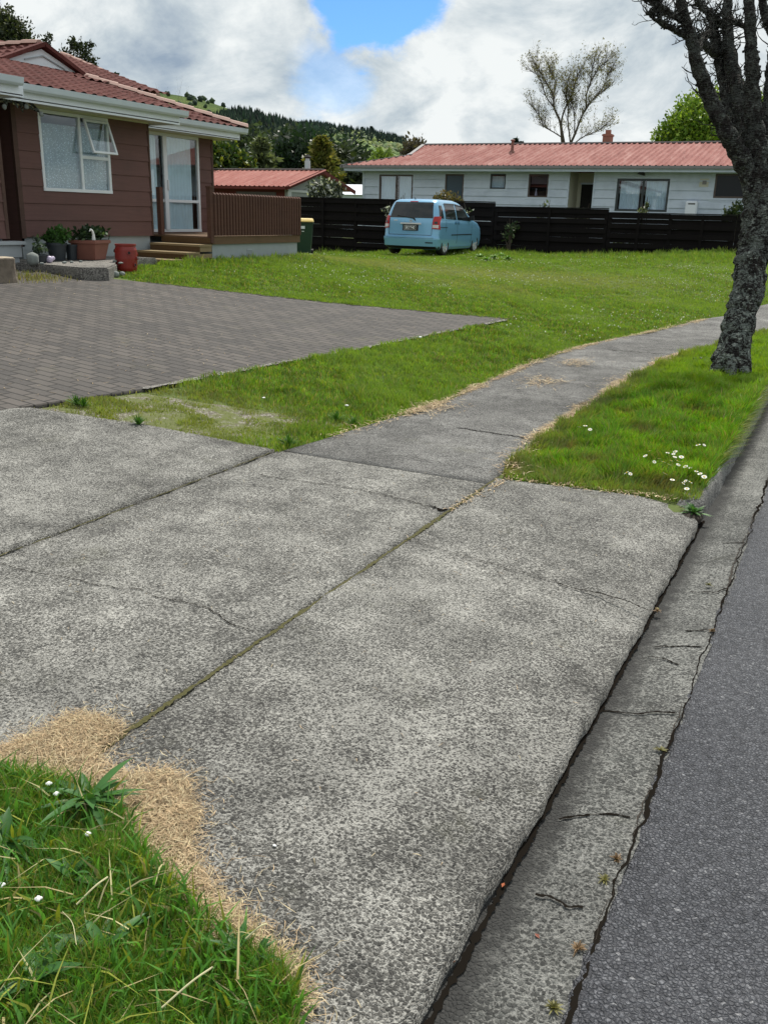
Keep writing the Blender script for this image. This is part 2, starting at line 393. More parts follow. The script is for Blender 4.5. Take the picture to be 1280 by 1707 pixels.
M['curtain']=curtain('sheer_curtain',(.80,.92,1.0)); M['lace']=curtain('lace_curtain',(.80,.92,1.0),True)
M['blind']=curtain('white_curtain',(.70,.80,.92))
M['bluegl']=plain('obscure_blue_glass',(.03,.06,.085),.25,.2)
def glass(name,tint=(.92,.96,.97),boost=1.0,ior=1.5):
    n=NM(name); N=n.N
    tr=N.new('ShaderNodeBsdfTransparent'); tr.inputs[0].default_value=(*tint,1)
    gl=N.new('ShaderNodeBsdfGlossy'); gl.inputs['Roughness'].default_value=.02
    lw=N.new('ShaderNodeLayerWeight'); f=n.math('MULTIPLY',n.math('ADD',n.math('MULTIPLY',n.math('POWER',lw.outputs['Facing'],4.),.8),.05),boost)
    mx=N.new('ShaderNodeMixShader'); n.L.new(f,mx.inputs[0]); n.L.new(tr.outputs[0],mx.inputs[1]); n.L.new(gl.outputs[0],mx.inputs[2]); n.L.new(mx.outputs[0],n.out.inputs[0])
    return n.m
M['glass']=glass('window_glass',boost=1.6)
M['carglass']=plain('tinted_car_glass',(.012,.015,.018),.04,.1)
M['darkglass']=plain('dark_window_glass',(.008,.011,.016),.2,.2,spec=.25)
M['carclear']=glass('car_side_glass',(.55,.6,.6),1.6)
def paint():
    n=NM('light_blue_car_paint'); f=n.noise(400,2,.5)
    n.col(n.mix(f,(.17,.40,.62),(.21,.46,.69))); n.set(Roughness=.28,Metallic=.2)
    n.b.inputs['Coat Weight'].default_value=.6; n.b.inputs['Coat Roughness'].default_value=.06; return n.m
M['paint']=paint()
M['black']=plain('black_rubber',(.012,.012,.013),.7,.2)
M['blackpl']=plain('black_plastic',(.02,.021,.023),.4,.2)
M['silver']=plain('silver_alloy',(.66,.67,.69),.35,.05,metal=.25)
M['red']=plain('red_lens',(.42,.008,.008),.15,.1)
M['clear']=plain('clear_lens',(.62,.55,.55),.12,.1)
M['plate']=plain('black_number_plate',(.010,.011,.014),.3,.1)
M['platetext']=plain('white_plate_characters',(.75,.77,.78),.4,.02)
M['bin']=plain('dark_green_bin',(.012,.045,.028),.45,.2)
M['binlid']=plain('yellow_bin_lid',(.72,.55,.20),.45,.1)
M['terra']=plain('terracotta',(.24,.095,.068),.75,.2,8)
M['redpot']=plain('glazed_red_pot',(.23,.018,.013),.45,.25,6)
M['blackpot']=plain('black_nursery_pot',(.025,.033,.04),.5,.2)
M['stone']=plain('grey_stone',(.20,.22,.21),.9,.3,20,bump=.004)
M['lilac']=plain('lilac_glaze',(.50,.44,.58),.3,.15,20)
M['soil']=plain('dark_soil',(.028,.021,.015),.95,.5,30,bump=.01)
M['pad']=concrete('old_pad_concrete',(.14,.13,.12),(.42,.40,.36),50).m
M['rot']=plain('weathered_stump_wood',(.16,.13,.10),.9,.6,10,bump=.02)
M['stumptop']=plain('pale_cut_wood',(.42,.36,.27),.85,.25,12)
M['brick']=plain('chimney_brick',(.28,.12,.085),.9,.25,20)
M['flue']=plain('pale_flue_metal',(.45,.50,.52),.4,.1,metal=.3)
M['fibre']=plain('grey_gable_sheet',(.30,.32,.31),.8,.2,4)
M['fibrew']=plain('white_gable_trim',(.58,.60,.60),.7,.1,4)
M['redbrown']=board('red_brown_cladding',(.13,.03,.025),.3,(.08,.03,.025))
M['crack']=plain('crack_dirt',(.013,.011,.009),1.,.3,spec=.0)
M['moss']=plain('joint_moss',(.075,.070,.022),1.,.7,60,bump=.01)
M['petal']=plain('white_petal',(.85,.85,.82),.6,.03)
M['yolk']=plain('yellow_flower_eye',(.75,.5,.03),.6,.1)
M['glassbit']=plain('flattened_plastic',(.22,.25,.28),.25,.2)
# ---------------------------------------------------------------- terrain
def S(v,a,b):
    t=np.clip((np.asarray(v,float)-a)/(b-a),0,1); return t*t*(3-2*t)
_cp=np.array([(-3,13,0),(-1.5,13,0),(-2,17,.02),(-1,20,.04),(-4.5,13,.11),(-7,13,.32),(-10.8,13,.62),(-13,13,.62),(-17,12,.62),(-10.8,17.5,.62),(-13,18,.58),
 (-4,16,.13),(-6,17,.26),(-8,18,.38),(-3,21,.28),(-4.5,24,.46),(-7,24,.46),(-9,22,.46),(-11.3,23.5,.47),(-11.2,28,.43),(-15,24.5,.27),(-17.6,29,.12),(-13.3,29,.28),(-10,29,.40),(-7,29,.47),(-5,28.4,.62),(-3.5,28.3,.70),(-3,26,.58),(-2.4,29,.70),(0,25,.42),
 (2,20,.02),(5,20,.0),(5,28,.2),(-25,29,.1),(-25,18,.45),(-20,40,.2),(0,40,.5),(-10,40,.35),(10,40,.3),(-30,50,.2),(10,60,.3)])
def _U(r2): return np.where(r2>0,r2*np.log(r2+1e-12),0.)
_n=len(_cp); _K=_U(((_cp[:,None,:2]-_cp[None,:,:2])**2).sum(-1))+np.eye(_n)*.8
_Pm=np.c_[np.ones(_n),_cp[:,:2]]; _A=np.block([[_K,_Pm],[_Pm.T,np.zeros((3,3))]]); _w=np.linalg.solve(_A,np.r_[_cp[:,2],0,0,0])
def T(x,y):
    x=np.asarray(x,float); y=np.asarray(y,float); sh=x.shape; x=np.clip(x.ravel(),-32,12); yy=np.clip(y.ravel(),-50,52)
    u=-x-3.2; a=.62*(1-np.exp(-(np.maximum(u,0)/7.6)*1.))/(1-math.exp(-1.)); a=np.minimum(.0835*np.maximum(u,0),.62)
    a=a-.02*np.exp(-((u-7.4)/1.2)**2)
    a=np.maximum(a,0)
    out=np.zeros(len(x))
    for i in range(0,len(x),20000):
        q=np.c_[x[i:i+20000],yy[i:i+20000]]
        r=((q[:,None]-_cp[None,:,:2])**2).sum(-1)
        out[i:i+20000]=_U(r)@_w[:_n]+_w[_n]+q@_w[_n+1:]
    k=S(yy,12.,18.)
    z=a*(1-k)+np.maximum(out,-.02)*k
    return z.reshape(sh)
def Tz(x,y): return float(T(np.array([x]),np.array([y]))[0])
def G(px,py,zadd=0.):
    """where a line of sight meets the terrain"""
    d=ray(px,py)/FPX; t=np.arange(1.0,60,.01); q=CC+d*t[:,None]; h=q[:,2]-T(q[:,0],q[:,1])-zadd
    i=int(np.argmax(h<0)) if (h<0).any() else len(t)-1
    return q[i]
def cx(y): # the street bends to the right further on
    y=np.asarray(y,float); return .19*(np.log1p(np.exp((y-10.9)*2.2))/2.2)
def vn(x,y,s,o=0.):
    """cheap smooth noise 0..1"""
    x=x*s+o*7.3;y=y*s+o*3.1
    v=np.sin(x*1.3+1.7*np.sin(y*.9+o))+np.sin(y*1.7+1.3*np.sin(x*1.1+2*o))+.6*np.sin(2.9*x+2.3*y+o)+.5*np.sin(-3.7*x+4.1*y+2.*np.sin(x*2.2))
    return np.clip(.5+v/5.2,0,1)
# ---------------------------------------------------------------- ground, road, path
def ax(*seg):
    out=[]
    for a,b,st in seg: out.extend(np.arange(a,b,st))
    out.append(seg[-1][1]); return np.array(out)
gx=ax((-1500,-200,130),(-200,-34,14),(-34,-20,.7),(-20,-1.2,.16),(-1.2,2.4,.05),(2.4,12,.6),(12,200,15),(200,1500,130))
gy=ax((-1500,-200,130),(-200,-6,14),(-6,0,.5),(0,32,.16),(32,60,1.),(60,300,16),(300,2600,200))
XX,YY=np.meshgrid(gx,gy); ZZ=T(XX,YY)-.02
ZZ=np.where(YY<12,ZZ+.012*(vn(XX,YY,1.3)-.5),ZZ+.03*(vn(XX,YY,1.1,2.)-.5))
ZZ=ZZ-.05*((YY<5.)&(XX>-5.4)&(XX<-1.86))-.13*S(XX-cx(YY),-.66,-.60)
ZZ=np.where((YY<5.1)&(XX>-1.74),np.minimum(ZZ,-.08),ZZ)
def gridfaces(ny,nx):
    i=np.arange(ny-1)[:,None]*nx+np.arange(nx-1)[None]; i=i.ravel()
    return np.c_[i,i+1,i+1+nx,i+nx]
V=np.c_[XX.ravel(),YY.ravel(),ZZ.ravel()]
tag(npmesh('ground',V,gridfaces(len(gy),len(gx)),None,M['ground'],smooth=True),kind='structure')
def sheet(name,us,vs,fn,mat,depth=0.,uv=None):
    """grid sheet from a function (u,v)->(x,y,z) with a skirt of the given depth"""
    U,Vv=np.meshgrid(us,vs); P=np.array(fn(U,Vv)); P=np.moveaxis(P,0,-1); ny,nx=U.shape
    verts=P.reshape(-1,3); f=gridfaces(ny,nx)
    if depth:
        ring=list(range(nx))+[nx*(j+1)-1 for j in range(1,ny)]+list(range(nx*ny-2,nx*(ny-1)-1,-1))+[nx*j for j in range(ny-2,0,-1)]
        low=verts[ring].copy(); low[:,2]-=depth; n0=len(verts); k=len(ring)
        verts=np.vstack([verts,low]); r=np.array(ring); j=np.arange(k)
        f=np.vstack([f,np.c_[r[j],n0+j,n0+(j+1)%k,r[(j+1)%k]]])
    o=npmesh(name,verts,f,None,mat,smooth=False)
    if uv is not None:
        uvl=o.data.uv_layers.new(name='UVMap'); li=np.zeros(len(o.data.loops),np.int32); o.data.loops.foreach_get('vertex_index',li)
        uu=np.zeros((len(verts),2),np.float32); uu[:U.size,0]=uv(U,Vv).ravel(); uvl.data.foreach_set('uv',uu[li].ravel())
    return tag(o,kind='structure')
def wob(y,o,a=.006): return a*(np.sin(y*9+o)+.7*np.sin(y*23+2*o)+.5*np.sin(y*51+o*3))
def ribbon(name,pts,wfun,mat,z=.003,kind='structure',n=None,amp=.01,seed=1,drape=False):
    r=np.random.default_rng(seed); pts=np.array(pts,float); L=np.r_[0,np.cumsum(np.hypot(*np.diff(pts[:,:2],axis=0).T))]
    n=n or max(8,int(L[-1]/.010)); t=np.linspace(0,L[-1],n)
    x=np.interp(t,L,pts[:,0]); y=np.interp(t,L,pts[:,1])
    jx=np.convolve(r.normal(size=n+4),np.ones(5)/5,'valid')*amp*1.8; jy=np.convolve(r.normal(size=n+4),np.ones(5)/5,'valid')*amp*1.8
    x=x+jx;y=y+jy; dx=np.gradient(x);dy=np.gradient(y);l=np.hypot(dx,dy)+1e-9; nx,ny=-dy/l,dx/l
    w=np.array([wfun(q/L[-1]) for q in t])*(.45+1.1*r.random(n))/2
    zz=(T(x,y) if drape else 0)+z
    if name=='gutter_crack': zz=np.interp(x,[-.56,-.53,-.46,-.29],[-.088,-.092,-.082,-.062])+.0055
    A=np.c_[x+nx*w,y+ny*w,zz+0*x]; B=np.c_[x-nx*w,y-ny*w,zz+0*x]
    V=np.vstack([A,B]); i=np.arange(n-1); o=npmesh(name,V,np.c_[i,i+1,i+1+n,i+n],None,mat)
    return tag(o,kind=kind)
lin=np.linspace
# driveway slab against the gutter
def f_c(u,v):
    y0=-3.; y1=5.16+.13*u
    y=y0+(y1-y0)*v; xr=-.550-.016*S(-y,-2.6,-1.2)+wob(y,1,.004); xr=xr-.10*S(y,5.02,5.24)
    x=(-1.775+wob(y,2))*(1-u)+xr*u
    return x,y,.0-.035*S(u,.72,1.)+.003*np.sin(y*3+x)
sheet('driveway_slab',lin(0,1,30),lin(0,1,220),f_c,M['conc'],.09)
# middle slab (the footpath crossing the driveway)
def f_b(u,v):
    y=-3+(8.02)*v; xl=-3.30+wob(y,4,.007); xr=-1.797+wob(y,3)
    return xl*(1-u)+xr*u,y,.0+.002*np.sin(y*2.3)+0*u
sheet('driveway_slab',lin(0,1,20),lin(0,1,220),f_b,M['conc'],.05)
# inner slab
def f_a(u,v):
    xl=-5.22; xr=-3.322; x=xl*(1-u)+xr*u; y1=np.interp(u,[0,.05,.5,1],[4.40,4.56,4.82,4.98])
    y=-3+(y1+3)*v; x=x+wob(y,6,.006)*u
    return x,y,T(x,y)+.004
sheet('driveway_slab',lin(0,1,40),lin(0,1,160),f_a,M['conc'],.05)
# footpath running on
py_=ax((5.021,10,.1),(10,24,.25),(24,60,2.))
def f_p(u,y):
    xl=np.interp(y,[5,5.9,6.7,7.9,10],[-3.27,-3.13,-3.02,-3.02,-3.06]); xr=np.interp(y,[5,5.4,6.1,7.4,9.5],[-1.79,-1.82,-1.87,-1.87,-1.87])
    x=(xl*(1-u)+xr*u)+cx(y)+.035*np.sin(y*1.9)*(1-2*u)*S(y,5.3,6.5)
    return x,y,T(x,y)+.012*S(y,5.,6.)+.012*np.abs(np.sin(y*.9+.4))*S(y,5.5,8)
sheet('footpath',lin(0,1,14),py_,f_p,M['path'],.06)
# block paving
yh=lambda x: np.interp(x,[-19,-12.2,-10.5,-9.4,-6.8,-4.49],[9.2,9.8,10.15,10.55,11.6,13.1])
yl=lambda x: np.interp(x,[-19,-5.26,-5.22,-5.17,-5.0,-4.72,-4.6,-4.49],[-3,-3,4.2,4.58,5.56,9.0,11.2,12.9])
def f_v(u,v):
    x=u; a=yl(x);b=yh(x); y=a+(b-a)*v; return x,y,T(x,y)+.005
sheet('paving',ax((-19,-5.3,.2),(-5.3,-4.49,.03)),lin(0,1,150),f_v,M['paver'],.04)
ribbon('paving_haunch',[(-4.99,5.6),(-4.88,7.2),(-4.72,9.0),(-4.6,11.2),(-4.48,12.95)],lambda t:.030+.05*float(vn(np.array(t*9),np.array(t*2),2.,5.)),M['pad'],.009,amp=.012,seed=44,drape=True)
ribbon('paving_haunch',[(-4.5,13.08),(-5.6,12.35),(-6.8,11.62),(-8.1,11.06),(-9.3,10.6)],lambda t:.03,M['soil'],.009,amp=.03,seed=45,drape=True)
# worn gravelly corner
def f_g(u,v):
    a0=np.array([-5.15,4.6]);a1=np.array([-3.3,5.02]); b0=np.array([-5.0,5.55]);b1=np.array([-3.2,6.1])
    x=(a0[0]*(1-u)+a1[0]*u)*(1-v)+(b0[0]*(1-u)+b1[0]*u)*v; y=(a0[1]*(1-u)+a1[1]*u)*(1-v)+(b0[1]*(1-u)+b1[1]*u)*v
    return x,y,T(x,y)-.006-.02*S(np.maximum(abs(u-.5),abs(v-.5)),.42,.5)
sheet('bare_soil',lin(0,1,30),lin(0,1,20),f_g,M['gravel'])
# kerb, gutter, road
ky=ax((5.2,9,.06),(9,24,.25),(24,70,3.))
def f_k(u,y):
    xs=np.interp(u,[0,.4,.6,.8,1],[-.70,-.60,-.575,-.562,-.545]); zs=np.interp(u,[0,.4,.6,.8,1],[0.0,.008,-.004,-.03,-.10])
    e=S(y,5.2,5.34); x=xs+cx(y)+wob(y,5,.004)+(1-e)*-.03
    return x,y,zs*e+(1-e)*(-.06)*(u<.99)+(1-e)*(-.1)*(u>=.99)
sheet('kerb',np.array([0,.2,.4,.5,.6,.7,.8,.9,1.]),ky,f_k,M['kerb'])
gyy=ax((-3,9,.025),(9,24,.25),(24,70,3.))
def f_gt(u,y):
    xs=np.interp(u,[0,.12,.35,1],[-.58,-.54,-.46,-.29]); xs=xs-.014*S(-y,-2.6,-1.2)*(u>.5); zs=np.interp(u,[0,.12,.35,1],[-.088,-.092,-.082,-.062])
    x=xs+cx(y)+(u>.95)*(.02+wob(y,7,.004))
    z=zs
    return x,y,z+.003*np.sin(y*5+u*4)
sheet('gutter',np.linspace(0,1,14),gyy,f_gt,M['gutter'],.0,uv=lambda u,v:u)
ry=ax((-40,-3,4),(-3,9,.02),(9,24,.25),(24,70,3.))
def f_r(u,y):
    x0=-.288-.014*S(-y,-2.6,-1.2)+wob(y,8,.005)+.004*np.sin(y*131)*np.sin(y*17)+.006*(vn(y*3,y,7.)-.5); x=x0+(9.5)*u**2+cx(y)
    return x,y,-.0605+.12*(1-(1-u)**2)*.6-.006*(u<.001)
sheet('road',np.linspace(0,1,16),ry,f_r,M['asphalt'],.03)
# dirt in the gap between gutter and asphalt, moss in the slab joint, cracks
yy=np.linspace(-1,9,240)
ribbon('gutter_dirt',np.c_[-.283+.004*np.sin(yy*9)+.003*np.sin(yy*31),yy],lambda t:.004+.030*max(0,float(vn(np.array(t*10),np.array(t*3),2.3,1.))-.35),M['crack'],-.0575,amp=.003,seed=3)
ribbon('gutter_dirt',np.c_[-.292+.006*np.sin(yy*6+2),yy],lambda t:.018*max(0,float(vn(np.array(t*10),np.array(t*5),3.1,7.))-.45),M['soil'],-.0568,amp=.004,seed=33)
yy=np.linspace(-1,5.25,200)
ribbon('gutter_dirt',np.c_[-.545+0*yy,yy],lambda t:.016,M['crack'],-.083,amp=.002,seed=5)
yy=np.linspace(.5,5.2,200)
ribbon('joint_moss',np.c_[-1.782+0*yy,yy],lambda t:.008+.018*float(vn(np.array(t*11),np.array(t*4),2.1,1.)),M['moss'],.0015,amp=.003,seed=4)
ribbon('joint_moss',[( -3.318,1.0),(-3.318,4.98)],lambda t:.010,M['moss'],.0015,amp=.004,seed=14)
def pxline(l,z=0.): return [PZ(a,b,z)[:2] for a,b in l]
ribbon('slab_crack',pxline([(0,940),(60,957),(105,963),(160,975),(200,983),(235,982),(262,997),(305,1004),(340,1012),(362,1024),(385,1042),(425,1053)]),lambda t:.004,M['crack'],.0045,amp=.004,seed=6)
ribbon('slab_crack',pxline([(430,792),(480,800),(560,810),(640,825),(700,840),(742,852)]),lambda t:.006,M['crack'],.0045,amp=.006,seed=7)
ribbon('slab_crack',pxline([(680,900),(740,918),(800,935),(850,950),(930,972)]),lambda t:.0035,M['crack'],.0045,amp=.005,seed=8)
ribbon('slab_crack',pxline([(930,973),(960,983),(1000,990),(1045,1003),(1080,1020)]),lambda t:.008,M['crack'],.0045,amp=.005,seed=9)
ribbon('slab_crack',pxline([(725,845),(735,852),(748,850)]),lambda t:.02,M['crack'],.0045,amp=.006,seed=10)
ribbon('slab_crack',pxline([(760,716),(800,722),(840,728),(885,735)]),lambda t:.012,M['crack'],.016,amp=.012,seed=11)
ribbon('slab_crack',pxline([(1010,585),(1030,588),(1060,590),(1120,594)]),lambda t:.02,M['crack'],.024,amp=.012,seed=12)
ribbon('slab_crack',pxline([(640,760),(700,768),(780,780),(840,790)]),lambda t:.004,M['crack'],.014,amp=.008,seed=15)
for i,l in enumerate([[(890,1485),(925,1495),(950,1512),(975,1515)],[(930,1360),(965,1357),(1010,1357),(1048,1366)],[(1005,1178),(1060,1188),(1122,1194)],[(1092,1075),(1130,1078),(1170,1082)],[(1150,985),(1190,990),(1210,985)],[(1080,1090),(1110,1098),(1128,1110)],[(1205,905),(1240,908)],[(1140,1052),(1180,1054)]]):
    ribbon('gutter_crack',pxline(l,-.07),lambda t:.0075,M['crack'],-.0625,amp=.004,seed=20+i)
# ---------------------------------------------------------------- grass
def inpoly(x,y,poly):
    poly=np.asarray(poly)[:,:2]; c=np.zeros(len(x),bool); j=len(poly)-1
    for i in range(len(poly)):
        xi,yi=poly[i];xj,yj=poly[j]
        m=((yi>y)!=(yj>y))&(x<(xj-xi)*(y-yi)/(yj-yi+1e-12)+xi); c^=m; j=i
    return c
def blades(name,x,y,z,h,w,col,label,cat=None,lean=.5,mat='grass',kind='stuff',flat=None,az=None):
    n=len(x); a=rng.random(n)*2*np.pi if az is None else az; b=rng.random(n)*2*np.pi
    dx,dy=np.cos(a),np.sin(a); px,py=np.cos(b),np.sin(b)
    l1=h*lean*(.2+.8*rng.random(n)) if flat is None else h*flat
    hz=np.sqrt(np.maximum(h*h-l1*l1,(h*.05)**2))
    P0=np.c_[x,y,z-.004]; PM=np.c_[x+dx*l1*.35,y+dy*l1*.35,z+hz*.6]; PT=np.c_[x+dx*l1,y+dy*l1,z+hz*(.95 if flat is None else .9)]
    Wv=np.c_[px*w/2,py*w/2,0*w]
    V=np.stack([P0-Wv,P0+Wv,PM-Wv*.8,PM+Wv*.8,PT],1).reshape(-1,3)
    i=np.arange(n)[:,None]*5
    F=np.concatenate([i+np.array([[0,1,3]]),i+np.array([[0,3,2]]),i+np.array([[2,3,4]])],0)
    C=np.repeat(col,5,axis=0)
    o=npmesh(name,V,F,C,M[mat]); return tag(o,label,cat,kind=kind)
def gcols(n,base,var=.25,yellow=.15,straw=.06,yel=None,st=None):
    c=np.array(base)[None]*(1+var*(rng.random((n,1))*2-1)); c=np.repeat(c,1,axis=0).reshape(n,3)
    k=rng.random(n); c[k<yellow]=np.array([.24,.27,.04])*(1+.3*(rng.random(((k<yellow).sum(),1))-.5))
    m=(k>1-straw); c[m]=np.array([.36,.30,.15])*(1+.4*(rng.random((m.sum(),1))-.5)); return c
# lawn: thinned and widened with distance
def lawn_pts(poly,dens,d0,powr=2.,dmax=60):
    poly=np.asarray(poly); x0,y0=poly[:,0].min(),poly[:,1].min(); x1,y1=poly[:,0].max(),poly[:,1].max()
    outx=[];outy=[]; n=int((x1-x0)*(y1-y0)*dens)
    for _ in range(max(1,n//400000+1)):
        k=min(n,400000); x=x0+(x1-x0)*rng.random(k); y=y0+(y1-y0)*rng.random(k)
        d=np.hypot(x,y); keep=rng.random(k)<np.minimum(1,(d0/d)**powr); x,y=x[keep],y[keep]
        m=inpoly(x,y,poly); outx.append(x[m]);outy.append(y[m])
        n-=k
        if n<=0: break
    return np.concatenate(outx),np.concatenate(outy)
pathL=[(float(np.interp(y,[5,5.9,6.7,7.9,10],[-3.27,-3.13,-3.02,-3.02,-3.06]))+float(cx(y)),y) for y in (5.0,5.5,6,7,8,9,10,10.5,11,11.5,12,13,14,16,18,20,24,29)]
lawn=[(-3.28,4.98),(-4.3,4.78),(-5.15,4.55),(-5.0,5.56),(-4.72,9.),(-4.5,12.95),(-6.8,11.65),(-9.4,10.6),(-9.95,10.75),(-10.3,11.15),(-10.6,11.4),(-10.95,11.9),(-11.0,13.0),(-10.75,13.1),(-10.75,17.3),(-12.7,17.3),(-24,17.3),(-24,29.1),(-1,29.1)]+pathL[::-1]
x,y=lawn_pts(lawn,8500,6.6,1.75)
d=np.hypot(x,y); n=len(x)
sparse=(S(-x,3.3,3.9)*S(-y,-6.3,-5.6)); keep=rng.random(n)>sparse*(.05+.85*(vn(x,y,5.,1.)>.52)); x,y,d,sparse=x[keep],y[keep],d[keep],sparse[keep]; n=len(x)
track=np.exp(-((y-(19.8+.25*(x+6)))/1.5)**2)*S(-x,2,6)*.8+.5*np.exp(-((y-17)/1.0)**2)*(vn(x,y,.9,3.)>.5)
long_=S(y,24.8,27.5)*.10*vn(x,y,1.5,3.)*1.6+.10*np.exp(-((x+10.6)/.35)**2)*(y>12.8)*(y<17.8)+.03*(y>27.5)*(vn(x,y,1.7,6.)>.45)+.13*np.exp(-(((x+12.2)/1.6)**2+((y-27.7)/.9)**2))
h=(.016+.024*rng.random(n)+.03*S(vn(x,y,2.2,5.),.5,.8)+long_*(.5+rng.random(n)))*(1-.5*np.clip(track,0,1))*(1-.35*sparse)
# shaggier strip between the paving and the path
h+=.03*rng.random(n)*(d<12)*(1-sparse)
c=gcols(n,(.150,.27,.040),.45,.26,.07)
c=c*(.72+.5*vn(x,y,7.,2.))[:,None]*(.82+.36*vn(x,y,17.,5.))[:,None]; h=h*(.6+.8*vn(x,y,8.,4.))
t1=np.clip(S(vn(x,y,1.1,8.),.45,.8)*.6+S(d,12,20)*.25,0,1)[:,None]; c=c*(1-t1)+np.array([.22,.33,.055])*t1*(1+.25*(rng.random((n,1))-.5))
t2=np.clip(track,0,1)[:,None]*.75; c=c*(1-t2)+np.array([.36,.35,.15])*t2*(1+.3*(rng.random((n,1))-.5))
t3=(sparse*.55)[:,None]; c=c*(1-t3)+np.array([.27,.26,.09])*t3
blades('lawn_grass',x,y,T(x,y)-.012,h,.0048*np.clip(d/5.2,1,3.4)*(.6+.8*rng.random(n)),c,'mown green lawn with paler worn tracks in front of the houses',lean=.7,az=6.28*vn(x,y,5.,11.)*2+rng.normal(0,.8,n))
# verge between path and kerb
verge=[(-1.74,5.17),(-.72,5.29),(-.60,5.36)]+[(-.60+float(cx(y)),y) for y in (6,7,8,9,10,11,12,13,14,16,18,20,24,28)]+[(-1.85+float(cx(y)),y) for y in (28,24,20,18,16,14,13,12,11,10.5,10,9,8,7,6.1,5.5)]
x,y=lawn_pts(verge,13000,7.5); n=len(x); d=np.hypot(x,y)
ov=np.exp(-((x+.62)/.12)**2)*(y>6.0)
h=(.05+.06*rng.random(n)+.04*S(vn(x,y,3.,2.),.5,.8))*(1-.45*np.exp(-((y-5.3)/.22)**2))+.08*ov*rng.random(n)
c=gcols(n,(.14,.31,.020),.45,.3,.04); c=c*(.72+.5*vn(x,y,6.,2.))[:,None]*(.8+.4*vn(x,y,15.,5.))[:,None]; h=h*(.65+.7*vn(x,y,7.,4.)); t1=S(y,8.3,10.)[:,None]*.6; c=c*(1-t1)+np.array([.27,.40,.035])*t1
dp=sum(np.exp(-(((x-a)/.10)**2+((y-b)/.13)**2)) for a,b in ((-1.62,6.15),(-1.25,6.9),(-1.35,5.85),(-1.05,8.0),(-.85,5.55),(-1.5,7.6)))[:,None].clip(0,1)*.7; c=c*(1-dp)+np.array([.20,.15,.08])*dp; h=h*(1-.6*dp[:,0])
tb=(np.exp(-((y-5.35)/.18)**2)*.5+np.exp(-((x+1.8-cx(y))/.1)**2)*.5)[:,None]; c=c*(1-tb)+np.array([.22,.20,.09])*tb
blades('verge_grass',x,y,.0+T(x,y)-.01,h,.0056*np.maximum(1,d/6.5)*(.6+.8*rng.random(n)),c,'long green grass on the verge between footpath and kerb',lean=.8,az=6.28*vn(x,y,4.,11.)*2+rng.normal(0,.7,n))
# fringe hanging over the kerb
y=6.25+rng.random(5200)**1.0*6; x=-.64+.05*rng.random(5200)+cx(y); n=len(x)
blades('verge_grass',x,y,0*x+.005,.10+.10*rng.random(n),np.full(n,.0045),gcols(n,(.075,.15,.025),.3,.25,.12),'grass fringe drooping over the kerb into the gutter',flat=.85,az=rng.normal(0,.7,n))
# right-hand far side of the street
# foreground corner
cor=[(0,1290),(100,1312),(165,1335),(215,1365),(235,1425),(300,1490),(365,1550),(440,1605),(500,1665),(528,1760),(520,2300),(-500,2300),(-500,1290)]
cpoly=np.array([PZ(a,b)[:2] for a,b in cor[:9]]+[(-.68,1.05),(-.62,.2),(-3.2,.2),(-2.9,1.25),(-2.4,1.45)])
x,y=lawn_pts(cpoly,80000,9); n=len(x)
h=(.035+.055*rng.random(n))*(.6+.7*vn(x,y,9.,1.))
c=gcols(n,(.125,.27,.035),.5,.18,.08)
blades('corner_grass',x,y,0*x-.005,h,(.0014+.0024*rng.random(n)),c,'long weedy grass growing over the near corner of the driveway',lean=.9)
k=rng.random(n)<.035; x2,y2=x[k],y[k]; n2=len(x2)
blades('corner_grass',x2,y2,0*x2,.07+.06*rng.random(n2),.006+.006*rng.random(n2),gcols(n2,(.11,.27,.05),.4,.2,.03),'broad soft leaves among the corner grass',lean=.95)
k=rng.random(n)<.003; x2,y2=x[k],y[k]; n2=len(x2)
blades('corner_grass',x2,y2,.02+.04*rng.random(n2),.10+.10*rng.random(n2),.003+.003*rng.random(n2),gcols(n2,(.36,.33,.17),.4,.3,.3),'pale dead stalks lying on the corner grass',flat=.97,mat='straw')
# ---- dead clippings
def strands(name,x,y,z,ln,w,col,label):
    n=len(x); a=rng.random(n)*2*np.pi; dx,dy=np.cos(a),np.sin(a); b=a+rng.normal(0,.5,n); ex,ey=np.cos(b),np.sin(b)
    P0=np.c_[x,y,z]; P1=P0+np.c_[dx*ln*.5,dy*ln*.5,rng.normal(.003,.004,n)]; P2=P1+np.c_[ex*ln*.5,ey*ln*.5,rng.normal(-.002,.004,n)]
    W0=np.c_[-dy*w/2,dx*w/2,0*w]; W2=np.c_[-ey*w/2,ex*w/2,0*w]
    V=np.stack([P0-W0*.4,P0+W0*.4,P1-W0,P1+W0,P2-W2*.3,P2+W2*.3],1).reshape(-1,3); V[:,2]=np.maximum(V[:,2],.002)
    i=np.arange(n)[:,None]*6; F=np.concatenate([i+np.array([[0,1,3,2]]),i+np.array([[2,3,5,4]])],0)
    return tag(npmesh(name,V,F,np.repeat(col,6,axis=0),M['straw']),label,kind='stuff')
def strawcols(n): 
    c=np.array([.44,.325,.20])*(.35+1.05*rng.random((n,1))); k=rng.random(n)<.25; c[k]=np.array([.60,.50,.32])*(.7+.5*rng.random((k.sum(),1))); return c
st=[(-60,1262),(0,1262),(35,1238),(70,1228),(95,1212),(120,1200),(150,1194),(180,1203),(197,1215),(180,1232),(160,1248),(158,1262),(168,1285),(190,1300),(235,1302),(258,1290),(290,1292),(303,1305),(303,1335),(322,1365),(310,1385),(303,1415),(315,1452),(345,1482),(385,1525),(440,1580),(490,1625),(525,1690),(470,1690),(420,1610),(350,1560),(290,1500),(225,1440),(200,1370),(160,1345),(95,1320),(0,1300),(-60,1300)]
sp=np.array([PZ(a,b)[:2] for a,b in st]); x0,y0=sp.min(0);x1,y1=sp.max(0)
